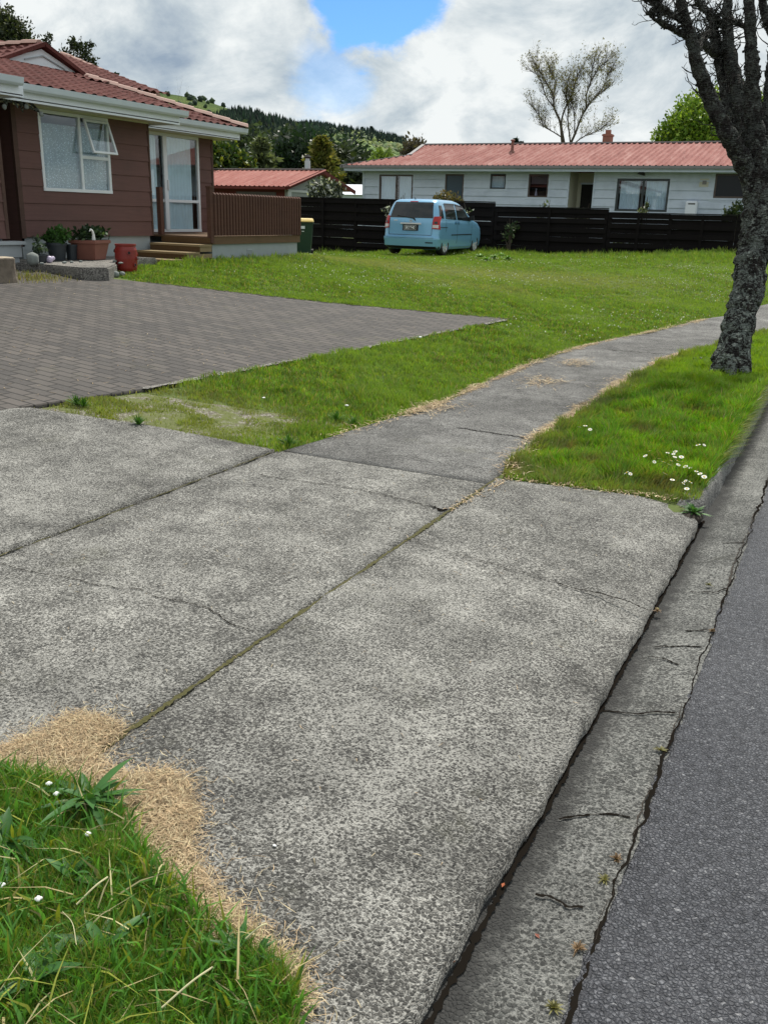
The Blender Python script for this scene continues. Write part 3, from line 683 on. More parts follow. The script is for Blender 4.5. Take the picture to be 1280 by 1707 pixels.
x=x0+(x1-x0)*rng.random(240000);y=y0+(y1-y0)*rng.random(240000)
m=inpoly(x+rng.normal(0,.020,len(x)),y+rng.normal(0,.020,len(x)),sp)&(rng.random(len(x))<.25+.9*vn(x,y,22.,3.)); x,y=x[m][:42000],y[m][:42000]; n=len(x)
sx_=x[:5000]+rng.normal(0,.055,5000); sy_=y[:5000]+rng.normal(0,.055,5000); x=np.r_[x,sx_]; y=np.r_[y,sy_]; n=len(x)
strands('dry_clippings',x,y,.003+.016*rng.random(n)**2,.012+.038*rng.random(n)**1.5,.0011+.0014*rng.random(n),strawcols(n),'heap of dry brown grass clippings spilling onto the driveway corner')
def straw_edge(pts,wid,n,z,label,ln=.05,drape=True):
    pts=np.array(pts); L=np.r_[0,np.cumsum(np.hypot(*np.diff(pts,axis=0).T))]; t=rng.random(n)*L[-1]
    x=np.interp(t,L,pts[:,0]);y=np.interp(t,L,pts[:,1])
    m=.3+2.2*np.clip(vn(t,t*.3,2.6,4.)-.35,0,1)**1.2; kp=rng.random(n)<.15+1.6*np.clip(vn(t,t*.5,3.3,9.)-.3,0,1); t=t[kp]; m=m[kp]; n=len(t); x=x[kp]; y=y[kp]
    x=x+rng.normal(0,1,n)*wid*m;y=y+rng.normal(0,1,n)*wid*m
    return strands('dry_clippings',x,y,T(x,y)+z+.006*rng.random(n),ln*(.4+rng.random(n)),.004+.004*rng.random(n),strawcols(n),label)
straw_edge([(xx+.02,yy_) for xx,yy_ in pathL[1:14]],.040,9000,.024,'dead grass clippings along the lawn side of the footpath',.06)
straw_edge([(-1.72,5.2),(-1.8,5.6)]+[(-1.89+float(cx(q)),q) for q in (6.2,7,8,9,10,11,12)],.050,9000,.024,'dead grass clippings along the verge side of the footpath',.06)
straw_edge([PZ(a,b)[:2] for a,b in [(850,798),(830,808),(790,828),(750,852)]],.012,900,.006,'dead grass lying in the slab joint',.03)
straw_edge([(-1.7,5.2),(-1.3,5.23),(-.75,5.3)],.02,1500,.006,'dead grass along the end of the driveway slab',.04)
for px,py in ((740,622),(735,640),(905,637),(960,605),(725,680),(1040,640)):
    q=PZ(px,py,.02); n=260; x=q[0]+rng.normal(0,.10,n); y=q[1]+rng.normal(0,.17,n)
    if px in (740,735): continue
    strands('dry_clippings',x,y,.028+.004*rng.random(n),.04+.05*rng.random(n),.004+.004*rng.random(n),strawcols(n),{905:'patch of dead grass on the middle of the footpath',960:'patch of dead grass further along the footpath',725:'orange dead grass at the left edge of the footpath',1040:'patch of dead grass beside the verge on the footpath'}[px])
# fine grit on the slabs
n=5000; x=-5+4.4*rng.random(n); y=.9+4.2*rng.random(n)**.8
strands('grass_litter',x[:420],y[:420],.004+0*x[:420],.01+.02*rng.random(420),.002+0*x[:420],strawcols(420),'scattered dry bits on the driveway slabs')
x=-14+9.3*rng.random(1500); y=4+7*rng.random(1500); m=(y<yh(x)-.1)&(y>yl(x)+.1)&(vn(x,y,.8,6.)>.5); x,y=x[m],y[m]; n=len(x)
strands('grass_litter',x,y,T(x,y)+.009,.03+.04*rng.random(n),.006+0*x,strawcols(n)*.8,'scattered pale bits on the block paving')
# clover flowers far and near
def specks(name,x,y,z,r,col,label):
    n=len(x); a=rng.random(n)*6.28; V=[]
    P=np.c_[x,y,z]
    o=[np.c_[np.cos(a)*r,np.sin(a)*r,0*r],np.c_[-np.sin(a)*r,np.cos(a)*r,0*r],np.c_[-np.cos(a)*r,-np.sin(a)*r,0*r],np.c_[np.sin(a)*r,-np.cos(a)*r,0*r],np.c_[0*r,0*r,r],np.c_[0*r,0*r,-r]]
    V=np.stack([P+q for q in o],1).reshape(-1,3); i=np.arange(n)[:,None]*6
    F=np.concatenate([i+np.array([f]) for f in ([0,1,4],[1,2,4],[2,3,4],[3,0,4],[1,0,5],[2,1,5],[3,2,5],[0,3,5])],0)
    return tag(npmesh(name,V,F,np.repeat(col,6,axis=0),M['vcol']),label,kind='stuff')
x=-12+11.5*rng.random(14000); y=12+15*rng.random(14000); m=inpoly(x,y,lawn)&(rng.random(len(x))<S(vn(x,y,.9,9.),.42,.75)*.22); x,y=x[m],y[m]; n=len(x)
specks('clover_flowers',x,y,T(x,y)+.05+.02*rng.random(n),.006+.008*rng.random(n),np.array([.66,.70,.52])*(.7+.4*rng.random((n,1))),'tiny white clover flowers dotted over the lawn')
# ---------------------------------------------------------------- buildings
def fin(root):
    """children were built in world coordinates: bring them to the root's own"""
    t=Matrix.Translation(-Vector(root.location)); seen=set()
    def go(o):
        for c in o.children:
            if c.data is not None and c.data.name not in seen: seen.add(c.data.name); c.data.transform(t)
            go(c)
    # .children needs an up-to-date view
    for c in [q for q in COL.objects if q.parent==root]:
        if c.data is not None and c.data.name not in seen: seen.add(c.data.name); c.data.transform(t)
        for e in [q for q in COL.objects if q.parent==c]:
            if e.data is not None and e.data.name not in seen: seen.add(e.data.name); e.data.transform(t)
class Wall:
    """wall frame: u runs along the wall, n points out; origin (ox,oy)"""
    def __init__(s,o,u,n): s.o=np.array(o,float); s.u=np.array(u,float); s.n=np.array(n,float)
    def p(s,u,z,off=0.): q=s.o+s.u*u+s.n*off; return (q[0],q[1],z)
    def bx(s,mb,u0,u1,z0,z1,o0,o1):
        a,b=s.p(u0,z0,o0),s.p(u1,z1,o1); mb.box(a[0],b[0],a[1],b[1],z0,z1)
    def boards(s,mb,u0,u1,z0,z1,pitch,openings=(),lean=.016,top=None):
        n=int(math.ceil((z1-z0)/pitch)); eds=[z0+i*pitch for i in range(n)]
        for e in eds:
            za,zb=e,min(e+pitch,z1)
            cuts=sorted({za,zb}|{q for o in openings for q in (o[2],o[3]) if za<q<zb})
            for a,b in zip(cuts[:-1],cuts[1:]):
                if b-a<1e-4: continue
                mid=(a+b)/2; segs=[(u0,u1)]
                for o in openings:
                    if o[2]<mid<o[3]:
                        ns=[]
                        for p,q in segs:
                            if o[1]<=p or o[0]>=q: ns.append((p,q)); continue
                            if o[0]>p: ns.append((p,o[0]))
                            if o[1]<q: ns.append((o[1],q))
                        segs=ns
                oa=lean*(1-(a-e)/pitch)+.002; ob=lean*(1-(b-e)/pitch)+.002
                for p,q in segs:
                    mb.hexa([s.p(p,a,-.02),s.p(q,a,-.02),s.p(q,a,oa),s.p(p,a,oa),s.p(p,b,-.02),s.p(q,b,-.02),s.p(q,b,ob),s.p(p,b,ob)])
    def window(s,parent,u0,u1,z0,z1,mull=(),fw=.045,fmat='frame',glassm='glass',cur='curtain',curtop=0.,curgap=None,name='window',depth=.06,trans=(),trim=None,proud=.02,label=None):
        f=MB(); o1=proud; o0=proud-depth
        s.bx(f,u0,u1,z0,z0+fw,o0,o1+.006); s.bx(f,u0,u1,z1-fw,z1,o0,o1)
        s.bx(f,u0,u0+fw,z0+fw,z1-fw,o0,o1); s.bx(f,u1-fw,u1,z0+fw,z1-fw,o0,o1)
        for mu in mull: s.bx(f,mu-fw/2,mu+fw/2,z0+fw,z1-fw,o0+.005,o1-.004)
        for (a,b,zt) in trans: s.bx(f,a,b,zt-fw/2,zt+fw/2,o0+.008,o1-.007)
        w=f.build(name,M[fmat],parent)
        if label: w['label']=label
        if trim:
            t=MB(); k=trim; s.bx(t,u0-k,u1+k,z0-k,z0-.002,-.01,.026); s.bx(t,u0-k,u1+k,z1+.002,z1+k*.8,-.01,.026); s.bx(t,u0-k,u0-.002,z0-.001,z1+.001,-.01,.025); s.bx(t,u1+.002,u1+k,z0-.001,z1+.001,-.01,.025)
            t.build('trim',M['whiteboard'],w)
        g=MB(); s.bx(g,u0+fw*.6,u1-fw*.6,z0+fw*.6,z1-fw*.6,-.012,-.008); g.build('pane',M[glassm],w)
        if cur:
            spans=[(u0+.03,u1-.03)] if curgap is None else curgap
            vs=[];fs=[]
            for (a,b) in spans:
                nx=max(8,int((b-a)/.018)); base=len(vs)
                for zz in (z0+.02,z0+(z1-z0)*.5,z1-.03-curtop):
                    for i in range(nx+1):
                        u=a+(b-a)*i/nx; vs.append(s.p(u,zz,-.065+.016*math.sin(u*62+.8*math.sin(u*17))+.007*math.sin(u*140)))
                for r in range(2):
                    for i in range(nx): k=base+r*(nx+1)+i; fs.append((k,k+1,k+nx+2,k+nx+1))
            c=MB(); c.add(vs,fs); c.build('curtain',M[cur],w,fix=False,smooth=True)
        return w
# ===== near brown house
hA=empty('brown_house',(-14.5,13.5,.62),'brown weatherboard house with red tiled roof, white gutters and lace-curtained window','house')
XA,XB,XL=-12.0,-12.85,-11.5
wA=Wall((XA,0),(0,1),(1,0)); wB=Wall((XB,0),(0,1),(1,0)); wL=Wall((XL,0),(0,1),(1,0))
ZF=1.05
mb=MB(); w1=(11.38,12.95,1.77,3.0)
wA.boards(mb,10.93,13.96,ZF,3.02,.262,[w1]); mb.build('wall',M['brown'],hA)
mb=MB(); dr=(14.40,16.54,1.085,2.985)
wB.boards(mb,13.97,17.0,ZF,2.99,.262,[dr]); mb.build('wall',M['brown'],hA)
mb=MB(); wl=(8.4,9.93,1.80,2.9)
wL.boards(mb,5.,10.12,ZF,3.0,.262,[wl]); mb.build('wall',M['brown'],hA)
for q in ((XA-.03,XA+.022,10.84,10.93,ZF-.02,3.02),(XA-.03,XA+.022,13.955,13.995,ZF,3.02),(XL-.03,XL+.022,10.09,10.15,ZF,3.0),(XB-.02,XB+.022,16.97,17.03,ZF,2.99)):
    mb=MB(); mb.box(*q); mb.build('corner_board',M['browntrim'],hA)
# returns, porch recess and near-black backing for the unlit rooms
for q in ((XB-.01,XA-.02,13.90,13.985,ZF,3.02),(-20,XB-.021,16.93,17.0,.4,3.0),(-14.2,XL-.03,10.02,10.085,ZF,3.0),(-14.2,XA-.03,10.85,10.92,.9,3.02)):
    mb=MB(); mb.box(*q); mb.build('side_wall',M['brown'],hA)
mb=MB(); mb.box(-14.3,-14.2,5,16.9,.6,3.02); mb.box(-20,-19.9,5,17,.4,3.0); mb.box(-20,-11.5,4.9,5.,.4,3.0); mb.build('dark_room_backing',M['dark'],hA)
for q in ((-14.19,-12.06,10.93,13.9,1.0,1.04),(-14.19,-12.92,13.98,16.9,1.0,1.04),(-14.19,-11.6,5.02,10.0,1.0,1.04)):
    mb=MB(); mb.box(*q); mb.build('floor',M['dark'],hA)  # floors coloured near-black for the unlit rooms
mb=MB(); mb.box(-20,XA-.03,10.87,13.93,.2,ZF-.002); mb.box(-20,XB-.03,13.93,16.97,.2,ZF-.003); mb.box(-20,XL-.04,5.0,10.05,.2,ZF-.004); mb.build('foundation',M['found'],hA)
# windows and door
w=wA.window(hA,*w1,mull=(12.27,),fw=.05,cur='lace',curtop=.16,trans=((12.295,12.90,2.34),))
# open awning sash
s=MB(); y0,y1=12.33,12.91; zt,zb=2.93,2.37; ang=R_(19); L_=zt-zb
def sp_(y,t,o=0.): return (XA+.035+math.sin(ang)*t+math.cos(ang)*o, y, zt-math.cos(ang)*t+math.sin(ang)*o)
def sbar(y0,y1,t0,t1): s.hexa([sp_(y0,t0,0),sp_(y1,t0,0),sp_(y1,t0,.03),sp_(y0,t0,.03),sp_(y0,t1,0),sp_(y1,t1,0),sp_(y1,t1,.03),sp_(y0,t1,.03)])
sbar(y0,y1,0,.035);sbar(y0,y1,L_-.035,L_);sbar(y0,y0+.035,.035,L_-.035);sbar(y1-.035,y1,.035,L_-.035)
sa=s.build('open_sash',M['frame'],w)
s=MB(); s.hexa([sp_(y0+.03,.03,.012),sp_(y1-.03,.03,.012),sp_(y1-.03,.03,.016),sp_(y0+.03,.03,.016),sp_(y0+.03,L_-.03,.012),sp_(y1-.03,L_-.03,.012),sp_(y1-.03,L_-.03,.016),sp_(y0+.03,L_-.03,.016)]); g=s.build('sash_pane',M['glass'],w)
wL.window(hA,*wl,fw=.06,cur='lace')
d=wB.window(hA,*dr,mull=(15.42,),fw=.055,cur='curtain',name='sliding_door',trans=((14.46,15.39,1.70),(15.45,16.49,1.70)),curgap=[(14.43,15.27),(15.52,16.34)],curtop=.0)
mb=MB(); wB.bx(mb,15.36,15.47,1.13,2.93,.021,.05); wB.bx(mb,15.44,15.47,1.9,2.1,.05,.075); mb.build('door_stile',M['frame'],d)
# soffit, frieze, fascia, gutter
mb=MB(); mb.box(-11.42,-14.25,10.2,14.17,3.03,3.045); mb.box(-12.27,-14.25,14.17,17.25,3.0,3.015); mb.box(-11.0,-14.25,5,10.2,3.02,3.035); mb.build('soffit',M['cream'],hA)
mb=MB(); mb.box(XB,XB+.03,13.99,17.05,2.985,3.0); mb.box(XA-.0,XA+.026,10.9,13.99,3.005,3.03); mb.build('frieze',M['cream'],hA)
mb=MB(); mb.box(-11.45,-11.42,10.18,14.2,3.0,3.19); mb.box(-12.3,-12.27,14.2,17.28,2.985,3.17);mb.box(-11.45,-12.27,14.17,14.2,3.0,3.17); mb.box(-14.5,-12.27,17.25,17.28,2.985,3.17); mb.box(-11.03,-11.0,5,10.22,3.0,3.19); mb.box(-11.45,-11.03,10.19,10.22,3.0,3.19)
mb.build('fascia',M['white'],hA)
mb=MB()
def gut(x,y0,y1,z):
    pr=[(0,.0),(0,.10),(.01,.10),(.015,.02),(.08,.02),(.09,.11),(.125,.11),(.11,.03),(.085,0)]
    for (a,b),(c_,d_) in zip(pr,pr[1:]+pr[:1]): pass
    v0=[(x+a,y0,z+b) for a,b in pr]; v1=[(x+a,y1,z+b) for a,b in pr]; n=len(pr)
    mb.add(v0+v1,[(i,(i+1)%n,n+(i+1)%n,n+i) for i in range(n)]+[tuple(range(n)),tuple(range(2*n-1,n-1,-1))])
gut(-11.42,10.15,14.32,3.13); gut(-12.27,14.33,17.40,3.11); gut(-11.0,5,10.14,3.14)
mb.build('gutter',M['gutterpaint'],hA)
# tiled roof planes
def tileplane(parent,pt,eu,es,nu,ns,w,l,clips,name='roof',tw=.23,tl=.32,amp=.028,step=.034):
    """pt: eave corner; eu along the eave; es up the slope (unit vectors)"""
    pt=np.array(pt,float);eu=np.array(eu,float);es=np.array(es,float);nn=np.cross(eu,es); nn/=np.linalg.norm(nn)
    if nn[2]<0: nn=-nn
    us=np.arange(0,w,tw/8); rows=int(l/tl)+1; vs_=[]
    for r in range(rows): vs_+= [r*tl,r*tl+tl*.04,r*tl+tl*.5,r*tl+tl*.985]
    vs_=np.array(vs_); fr=np.array([q for r in range(rows) for q in (1.,1.,.5,.02)])
    U,Vv=np.meshgrid(us,vs_); ph=(U/tw)%1
    hgt=amp*np.where(ph<.62,np.sin(np.pi*ph/.62),-.35*np.sin(np.pi*(ph-.62)/.38)); hgt=hgt+step*fr[:,None]
    P=pt+U[...,None]*eu+Vv[...,None]*es+hgt[...,None]*nn
    o=npmesh(name,P.reshape(-1,3),gridfaces(*U.shape),None,M['tile'],parent)
    bm=bmesh.new(); bm.from_mesh(o.data)
    for co,no in clips: bmesh.ops.bisect_plane(bm,geom=bm.verts[:]+bm.edges[:]+bm.faces[:],plane_co=co,plane_no=no,clear_outer=True)
    bm.to_mesh(o.data); bm.free(); return o
def nrm3(v): v=np.array(v,float); return v/np.linalg.norm(v)
GZ,GX,YR=4.07,-14.7,14.17
gl_,gr_=(GX,13.22,GZ),(GX,15.12,GZ); apx=(GX,YR,4.46)
hipR=(-12.16,17.36,3.225); 
def side_n(a,b): # vertical plane through a-b
    d=np.array(b,float)-np.array(a,float); return (d[1],-d[0],0)
# main street-facing slope
es=nrm3((GX+11.36,0,GZ-3.215)); 
n1=side_n(hipR,gr_); 
if np.dot(np.array([-12,14,3])-np.array(gr_),n1)>0: n1=tuple(-q for q in n1)
hipL=(-11.36,9.6,3.215); n2=side_n(hipL,gl_)
if np.dot(np.array([-12,12,3])-np.array(gl_),n2)>0: n2=tuple(-q for q in n2)
tileplane(hA,(-11.33,5.,3.21),(0,1,0),es,0,0,9.22,3.5,[((0,14.2,0),(0,1,0)),(gr_,n1),((GX,0,0),(-1,0,0))])
es2=nrm3((GX+12.2,0,GZ-3.215))
tileplane(hA,(-12.18,14.2,3.20),(0,1,0),es2,0,0,3.4,2.7,[(gr_,n1),((GX,0,0),(-1,0,0))])
# side slopes behind
def flat(parent,pts,name,mat,th=.03):
    m_=MB(); n=len(pts); m_.add(list(pts)+[(p[0],p[1],p[2]-th) for p in pts],[tuple(range(n)),tuple(range(2*n-1,n-1,-1))]+[(i,(i+1)%n,n+(i+1)%n,n+i) for i in range(n)]); return m_.build(name,mat,parent)
flat(hA,[apx,(-22,YR,4.46),(-22,17.36,3.22),hipR,gr_],'roof',M['tile'])
es3=nrm3((0,YR-8.3,4.46-2.2))
tileplane(hA,(-22,8.3,2.2+.0),(1,0,0),es3,0,0,7.3,6.35,[((GX,0,0),(1,0,0)),((0,YR,0),(0,1,0))])
# rear wing roof showing beyond the hip
rw=[PX(104,92,-17.5),PX(262,161,-14.6)]
a=rw[0];b=rw[1]
es4=nrm3((-17.5+14.2,0,a[2]-3.45+.35))
flat(hA,[tuple(a),(a[0]-4,a[1],a[2]),(-22,b[1]+.5,3.3),tuple(b)],'roof',M['tile'])
tileplane(hA,(-14.2,14.2,a[2]-1.0),(0,1,0),nrm3((-3.3,0,1.0)),0,0,float(b[1]-14.0),3.5,[(tuple(b),tuple(side_n(a,b)) if np.dot(np.array([-15,14,3])-b,side_n(a,b))<0 else tuple(-q for q in side_n(a,b)))])
# ridge and hip caps
def caps(a,b,parent,n,mat=M['ridgecap']):
    a=np.array(a,float);b=np.array(b,float); mm=MB()
    for i in range(n):
        p=a+(b-a)*i/n; q=a+(b-a)*(i+1.06)/n; d=nrm3(q-p); x=nrm3(np.cross(d,(0,0,1))); up=np.array([0,0,1.])
        sec=[-x*.10-up*.01,-x*.05+up*.045,up*.06,x*.05+up*.045,x*.10-up*.01]
        mm.add([tuple(p+s_*1.0+up*.02) for s_ in sec]+[tuple(q+s_*1.12+up*.035) for s_ in sec],[(0,1,6,5),(1,2,7,6),(2,3,8,7),(3,4,9,8),(4,0,5,9),(0,4,3,2,1),(5,6,7,8,9)])
    return mm.build('ridge_caps',mat,parent)
caps(gr_,hipR,hA,9); caps((apx[0],apx[1],apx[2]+.03),(-22,YR,4.49),hA,18); caps(a,b,hA,9)
# gablet
mb=MB(); mb.add([(GX+.03,gl_[1]+.08,GZ+.03),(GX+.03,gr_[1]-.08,GZ+.03),(GX+.03,YR,4.40)]+[(GX-.02,gl_[1]+.08,GZ+.03),(GX-.02,gr_[1]-.08,GZ+.03),(GX-.02,YR,4.40)],[(0,1,2),(5,4,3),(0,3,4,1),(1,4,5,2),(2,5,3,0)])
gb=mb.build('gablet',M['white'],hA)
mb=MB(); mb.bar((GX+.07,gl_[1]-.12,GZ-.0),(GX+.07,YR,4.485),.16,.07); mb.bar((GX+.07,gr_[1]+.10,GZ-.01),(GX+.07,YR,4.485),.16,.07); mb.build('barge_board',M['tile'],gb)
mb=MB(); mb.bar((GX+.045,YR-.45,GZ+.09),(GX+.045,YR,4.28),.03,.02); mb.bar((GX+.045,YR+.55,GZ+.05),(GX+.045,YR,4.28),.03,.02); mb.build('gablet_moulding',M['foundl'],gb)
fin(hA)
# porch base
mb=MB(); mb.box(-11.49,-11.22,6,10.22,.97,1.02); q=mb.build('porch_cap',M['foundl'],None,bevel=.006)
pb=empty('painted_porch_base',(-11.35,8,.62),'grey painted concrete porch base with pale capping at the left edge','porch'); q.parent=pb
mb=MB(); mb.box(-11.49,-11.27,6,10.16,.79,.965); mb.box(-11.49,-11.29,6,10.12,.45,.78); mb.build('porch_wall',M['foundl'],pb)
fin(pb)
# deck
dk=empty('timber_deck',(-11.8,15.5,.62),'brown timber deck with slatted balustrade beside the sliding door','deck')
XD=-10.8; YD0,YD1=14.2,17.27
mb=MB()
nb=17
for i in range(nb):
    x0=-12.82+i*(XD+12.82)/nb; mb.box(x0+.003,x0+(XD+12.82)/nb-.003,YD0+.001,YD1,1.035,1.068)
mb.build('deck_boards',M['deckwood'],dk)
mb=MB(); mb.box(XD-.03,XD+.012,YD0+.02,YD1+.02,.93,1.075); mb.box(-12.8,XD-.03,YD1-.02,YD1+.02,.93,1.07); mb.build('rim_joist',M['deckwood'],dk)
mb=MB(); mb.box(XD-.06,XD-.03,YD0+.06,YD1-.03,.3,.929); mb.box(-12.8,XD-.06,YD1-.06,YD1-.03,.3,.929); mb.box(-12.8,XD-.06,YD0+.06,YD0+.09,.3,.93); mb.build('base_skirt',M['found'],dk)
mb=MB()
yv=float(PX(418,433,XD)[1])
for i in range(5): mb.box(XD-.03,XD-.022,yv-.07+i*.035,yv-.05+i*.035,.70,.80)
mb.box(XD-.03,XD-.018,yv-.08,yv+.10,.80,.82); mb.build('vent_grille',M['foundl'],dk)
mb=MB(); n=32
for i in range(n):
    y=YD0+.10+i*(YD1-YD0-.13)/(n-1); mb.hexa([(XD+.015,y-.028,1.085),(XD+.055,y-.028,1.085),(XD+.055,y+.028,1.085),(XD+.015,y+.028,1.085),(XD+.015,y-.028,1.85),(XD+.055,y-.028,1.82),(XD+.055,y+.028,1.82),(XD+.015,y+.028,1.85)])
mb.build('balustrade_slats',M['slat'],dk)
mb=MB(); mb.box(XD-.035,XD+.012,YD0+.05,YD1,1.70,1.79); mb.box(XD-.035,XD+.012,YD0+.05,YD1,1.16,1.24); mb.build('balustrade_rail',M['slat'],dk)
for i,(x,y,z) in enumerate([(XD-.02,YD0+.02,1.93),(XD-.02,YD1-.05,1.80),(-12.0,YD0+.03,1.93)]):
    mb=MB(); mb.box(x-.045,x+.045,y-.045,y+.045,1.07 if i!=0 else .95,z); 
    if i==0: mb.box(x-.055,x+.055,y-.055,y+.055,z,z+.03)
    mb.build('post',M['slat'],dk)
# side run of slats on the far end
mb=MB()
for i in range(18): x=-12.7+i*.105; mb.box(x-.028,x+.028,YD1+.02,YD1+.06,1.085,1.83)
mb.build('balustrade_slats',M['slat'],dk)
fin(dk)
stp=empty('timber_steps',(-11.4,13.6,.62),'timber steps climbing to the deck beside the brown wall','steps')
ys=[14.19,13.82,13.44,13.07]; zs=[1.045,.93,.80,.68]
for i in range(4):
    y1=ys[i-1] if i else 14.2; 
    if i==0: continue
    mb=MB(); mb.box(-11.95,XD+.02,ys[i],ys[i-1]+(0.0 if i>1 else 0.0),zs[i]-.035,zs[i]); mb.build('tread',M['decklit'],stp)
    mb=MB(); mb.box(-11.95,XD+.0,ys[i]+.01,ys[i]+.035,.45,zs[i]-.036); mb.build('riser',M['deckshade'],stp)
    mb=MB(); mb.box(XD-.03,XD+.004,ys[i]+.036,14.2,(zs[i+1] if i<3 else .45)+.002 if i<3 else .45,zs[i]-.037); mb.build('stringer',M['decklit'],stp)
mb=MB(); mb.box(-11.95,XD-.0,14.165,14.19,.94,1.045); mb.build('riser',M['deckshade'],stp)
fin(stp)
# ===== white weatherboard house behind the fence
YB=34.; hB=empty('white_house',(-9,38,.35),'long white weatherboard house with pale red iron roof behind the black fence','house')
wH=Wall((0,YB),(1,0),(0,-1)); XR=3.2; XLb=-18.2
ops=dict(a=(-17.48,-16.0,1.2,3.05),b=(-14.63,-13.86,1.9,3.08),c=(-12.79,-12.18,2.57,3.10),d=(-11.29,-10.53,2.3,3.10),al=(-9.74,-8.86,.3,3.22),e=(-8.02,-6.20,1.88,2.97),f=(-4.72,-3.3,2.37,3.14),g=(-1.6,0,2.1,3.1))
mb=MB(); wH.boards(mb,XLb,XR,.30,3.22,.287,list(ops.values()),lean=.04); mb.build('wall',M['whiteboard'],hB)
mb=MB()
wW=Wall((XLb,0),(0,-1),(-1,0)); wW.boards(mb,-42,-YB,.3,3.22,.287,[],lean=.02); mb.build('wall',M['whiteboard'],hB)
for q in ((XLb-.03,XLb+.06,YB-.045,YB+.05,.3,3.22),(ops['al'][0]-.05,ops['al'][0],YB-.045,YB+.0,.3,3.22),(ops['al'][1],ops['al'][1]+.05,YB-.045,YB+.0,.3,3.22)):
    mb=MB(); mb.box(*q); mb.build('corner_board',M['whiteboard'],hB)
mb=MB(); mb.box(XLb+.1,-9.75,YB+.4,YB+.5,.2,3.2); mb.box(-8.85,XR,YB+.4,YB+.5,.2,3.2); mb.box(XR-.05,XR,YB,42,.2,3.2); mb.box(XLb+.05,XR,41.9,42,.2,3.2); mb.build('dark_room_backing',M['dark'],hB)  # near-black sheets take the place of shade indoors
# recessed porch
mb=MB(); mb.box(-9.79,-9.745,YB+.02,YB+1.2,.3,3.2); mb.box(-8.855,-8.81,YB+.02,YB+1.2,.3,3.2); mb.box(-9.745,-8.855,YB+1.15,YB+1.2,2.83,3.2); mb.box(-9.745,-9.60,YB+1.15,YB+1.2,.3,2.83); mb.build('porch_wall',M['cream'],hB)
mb=MB(); mb.box(-9.595,-8.86,YB+1.1,YB+1.14,.3,2.80); mb.build('door',M['dark'],hB)
mb=MB(); mb.box(-9.63,-8.86,YB+1.08,YB+1.15,2.80,2.86); mb.build('door_frame',M['whiteboard'],hB)
o=ops
wH.window(hB,*o['a'],mull=(-16.72,),fw=.06,fmat='alubrown',cur='blind',curgap=[(-17.42,-16.80),(-16.62,-16.03)],trim=.07,name='window')
wH.window(hB,*o['b'],fw=.055,fmat='alubrown',glassm='bluegl',cur=None,trim=.07)
wH.window(hB,*o['c'],fw=.05,fmat='alu',cur='blind',trim=.09,curtop=.05)
w=wH.window(hB,*o['d'],fw=.05,fmat='alubrown',cur=None,trim=.09)
mb=MB(); mb.box(-11.22,-10.60,YB+.10,YB+.12,2.76,3.05); mb.build('blind',plain('mauve_blind',(.16,.11,.13),.8),w)
mb=MB(); mb.lathe([(.0,0),(.05,0),(.04,.08),(.02,.16),(.03,.24),(0,.24)],(-11.03,YB+.16,2.36),8); mb.build('vase',M['lilac'],w)
wH.window(hB,*o['e'],mull=(-7.10,),fw=.075,fmat='alu',cur='blind',trim=.07,curgap=[(-7.90,-7.22),(-7.0,-6.28)])
wH.window(hB,*o['f'],mull=(-3.72,),fw=.06,glassm='darkglass',fmat='alubrown',cur=None,trim=.12)
wH.window(hB,*o['g'],mull=(-.8,),fw=.06,fmat='alubrown',cur='blind',trim=.1)
# eave, fascia, gutter
mb=MB(); mb.box(-18.7,XR+.4,YB-.58,YB,3.21,3.225); mb.box(-18.7,-18.2,YB,42.5,3.21,3.225); mb.build('soffit',M['cream'],hB)
mb=MB(); mb.box(-18.75,XR+.4,YB-.61,YB-.585,3.16,3.27); mb.box(-18.78,-18.755,YB-.6,42.5,3.16,3.27); mb.build('fascia',M['whiteboard'],hB)
mb=MB(); mb.box(-18.82,XR+.4,YB-.72,YB-.615,3.265,3.36); mb.box(-18.89,-18.79,YB-.72,42.5,3.265,3.36); mb.build('gutter',M['irongutter'],hB)
# corrugated front slope as real ribs
def ribbed(parent,x0,x1,fn,pitch,amp,mat,name='roof',clip=()):
    xs=[];hs=[]; x=x0
    while x<x1:
        for f,h in ((0,0),(.30,0),(.42,1),(.62,1),(.74,0)): xs.append(x+f*pitch);hs.append(h*amp)
        x+=pitch
    xs=np.array(xs);hs=np.array(hs); vs=np.linspace(0,1,3); V=[]
    for v in vs:
        for xx,h in zip(xs,hs): p=fn(xx,v); V.append((p[0],p[1],p[2]+h))
    o=npmesh(name,np.array(V),gridfaces(3,len(xs)),None,mat,parent)
    bm=bmesh.new(); bm.from_mesh(o.data)
    for co,no in clip: bmesh.ops.bisect_plane(bm,geom=bm.verts[:]+bm.edges[:]+bm.faces[:],plane_co=co,plane_no=no,clear_outer=True)
    bm.to_mesh(o.data); bm.free(); return o
RY=38.; RZ=4.42; EY=YB-.68; EZ=3.34
lc=(-18.85,EY,EZ); ge=(-16.9,35.5,3.34+(35.5-EY)*(RZ-EZ)/(RY-EY))   # hip meets gablet
n1=side_n(lc,ge); n1=n1 if np.dot(np.array([-5,35,3])-np.array(lc),n1)<0 else tuple(-q for q in n1)
rend=(-17.42,RY,RZ)
n2=side_n(ge,rend); n2=n2 if np.dot(np.array([-5,36,3])-np.array(ge),n2)<0 else tuple(-q for q in n2)
for cl in ([(lc,n1),((0,35.5,0),(0,1,0))],[(ge,n2),((0,35.5,0),(0,-1,0))]): ribbed(hB,-18.9,XR+.5,lambda x,v:(x,EY+(RY-EY)*v,EZ+(RZ-EZ)*v),.21,.045,M['iron2'],clip=cl)
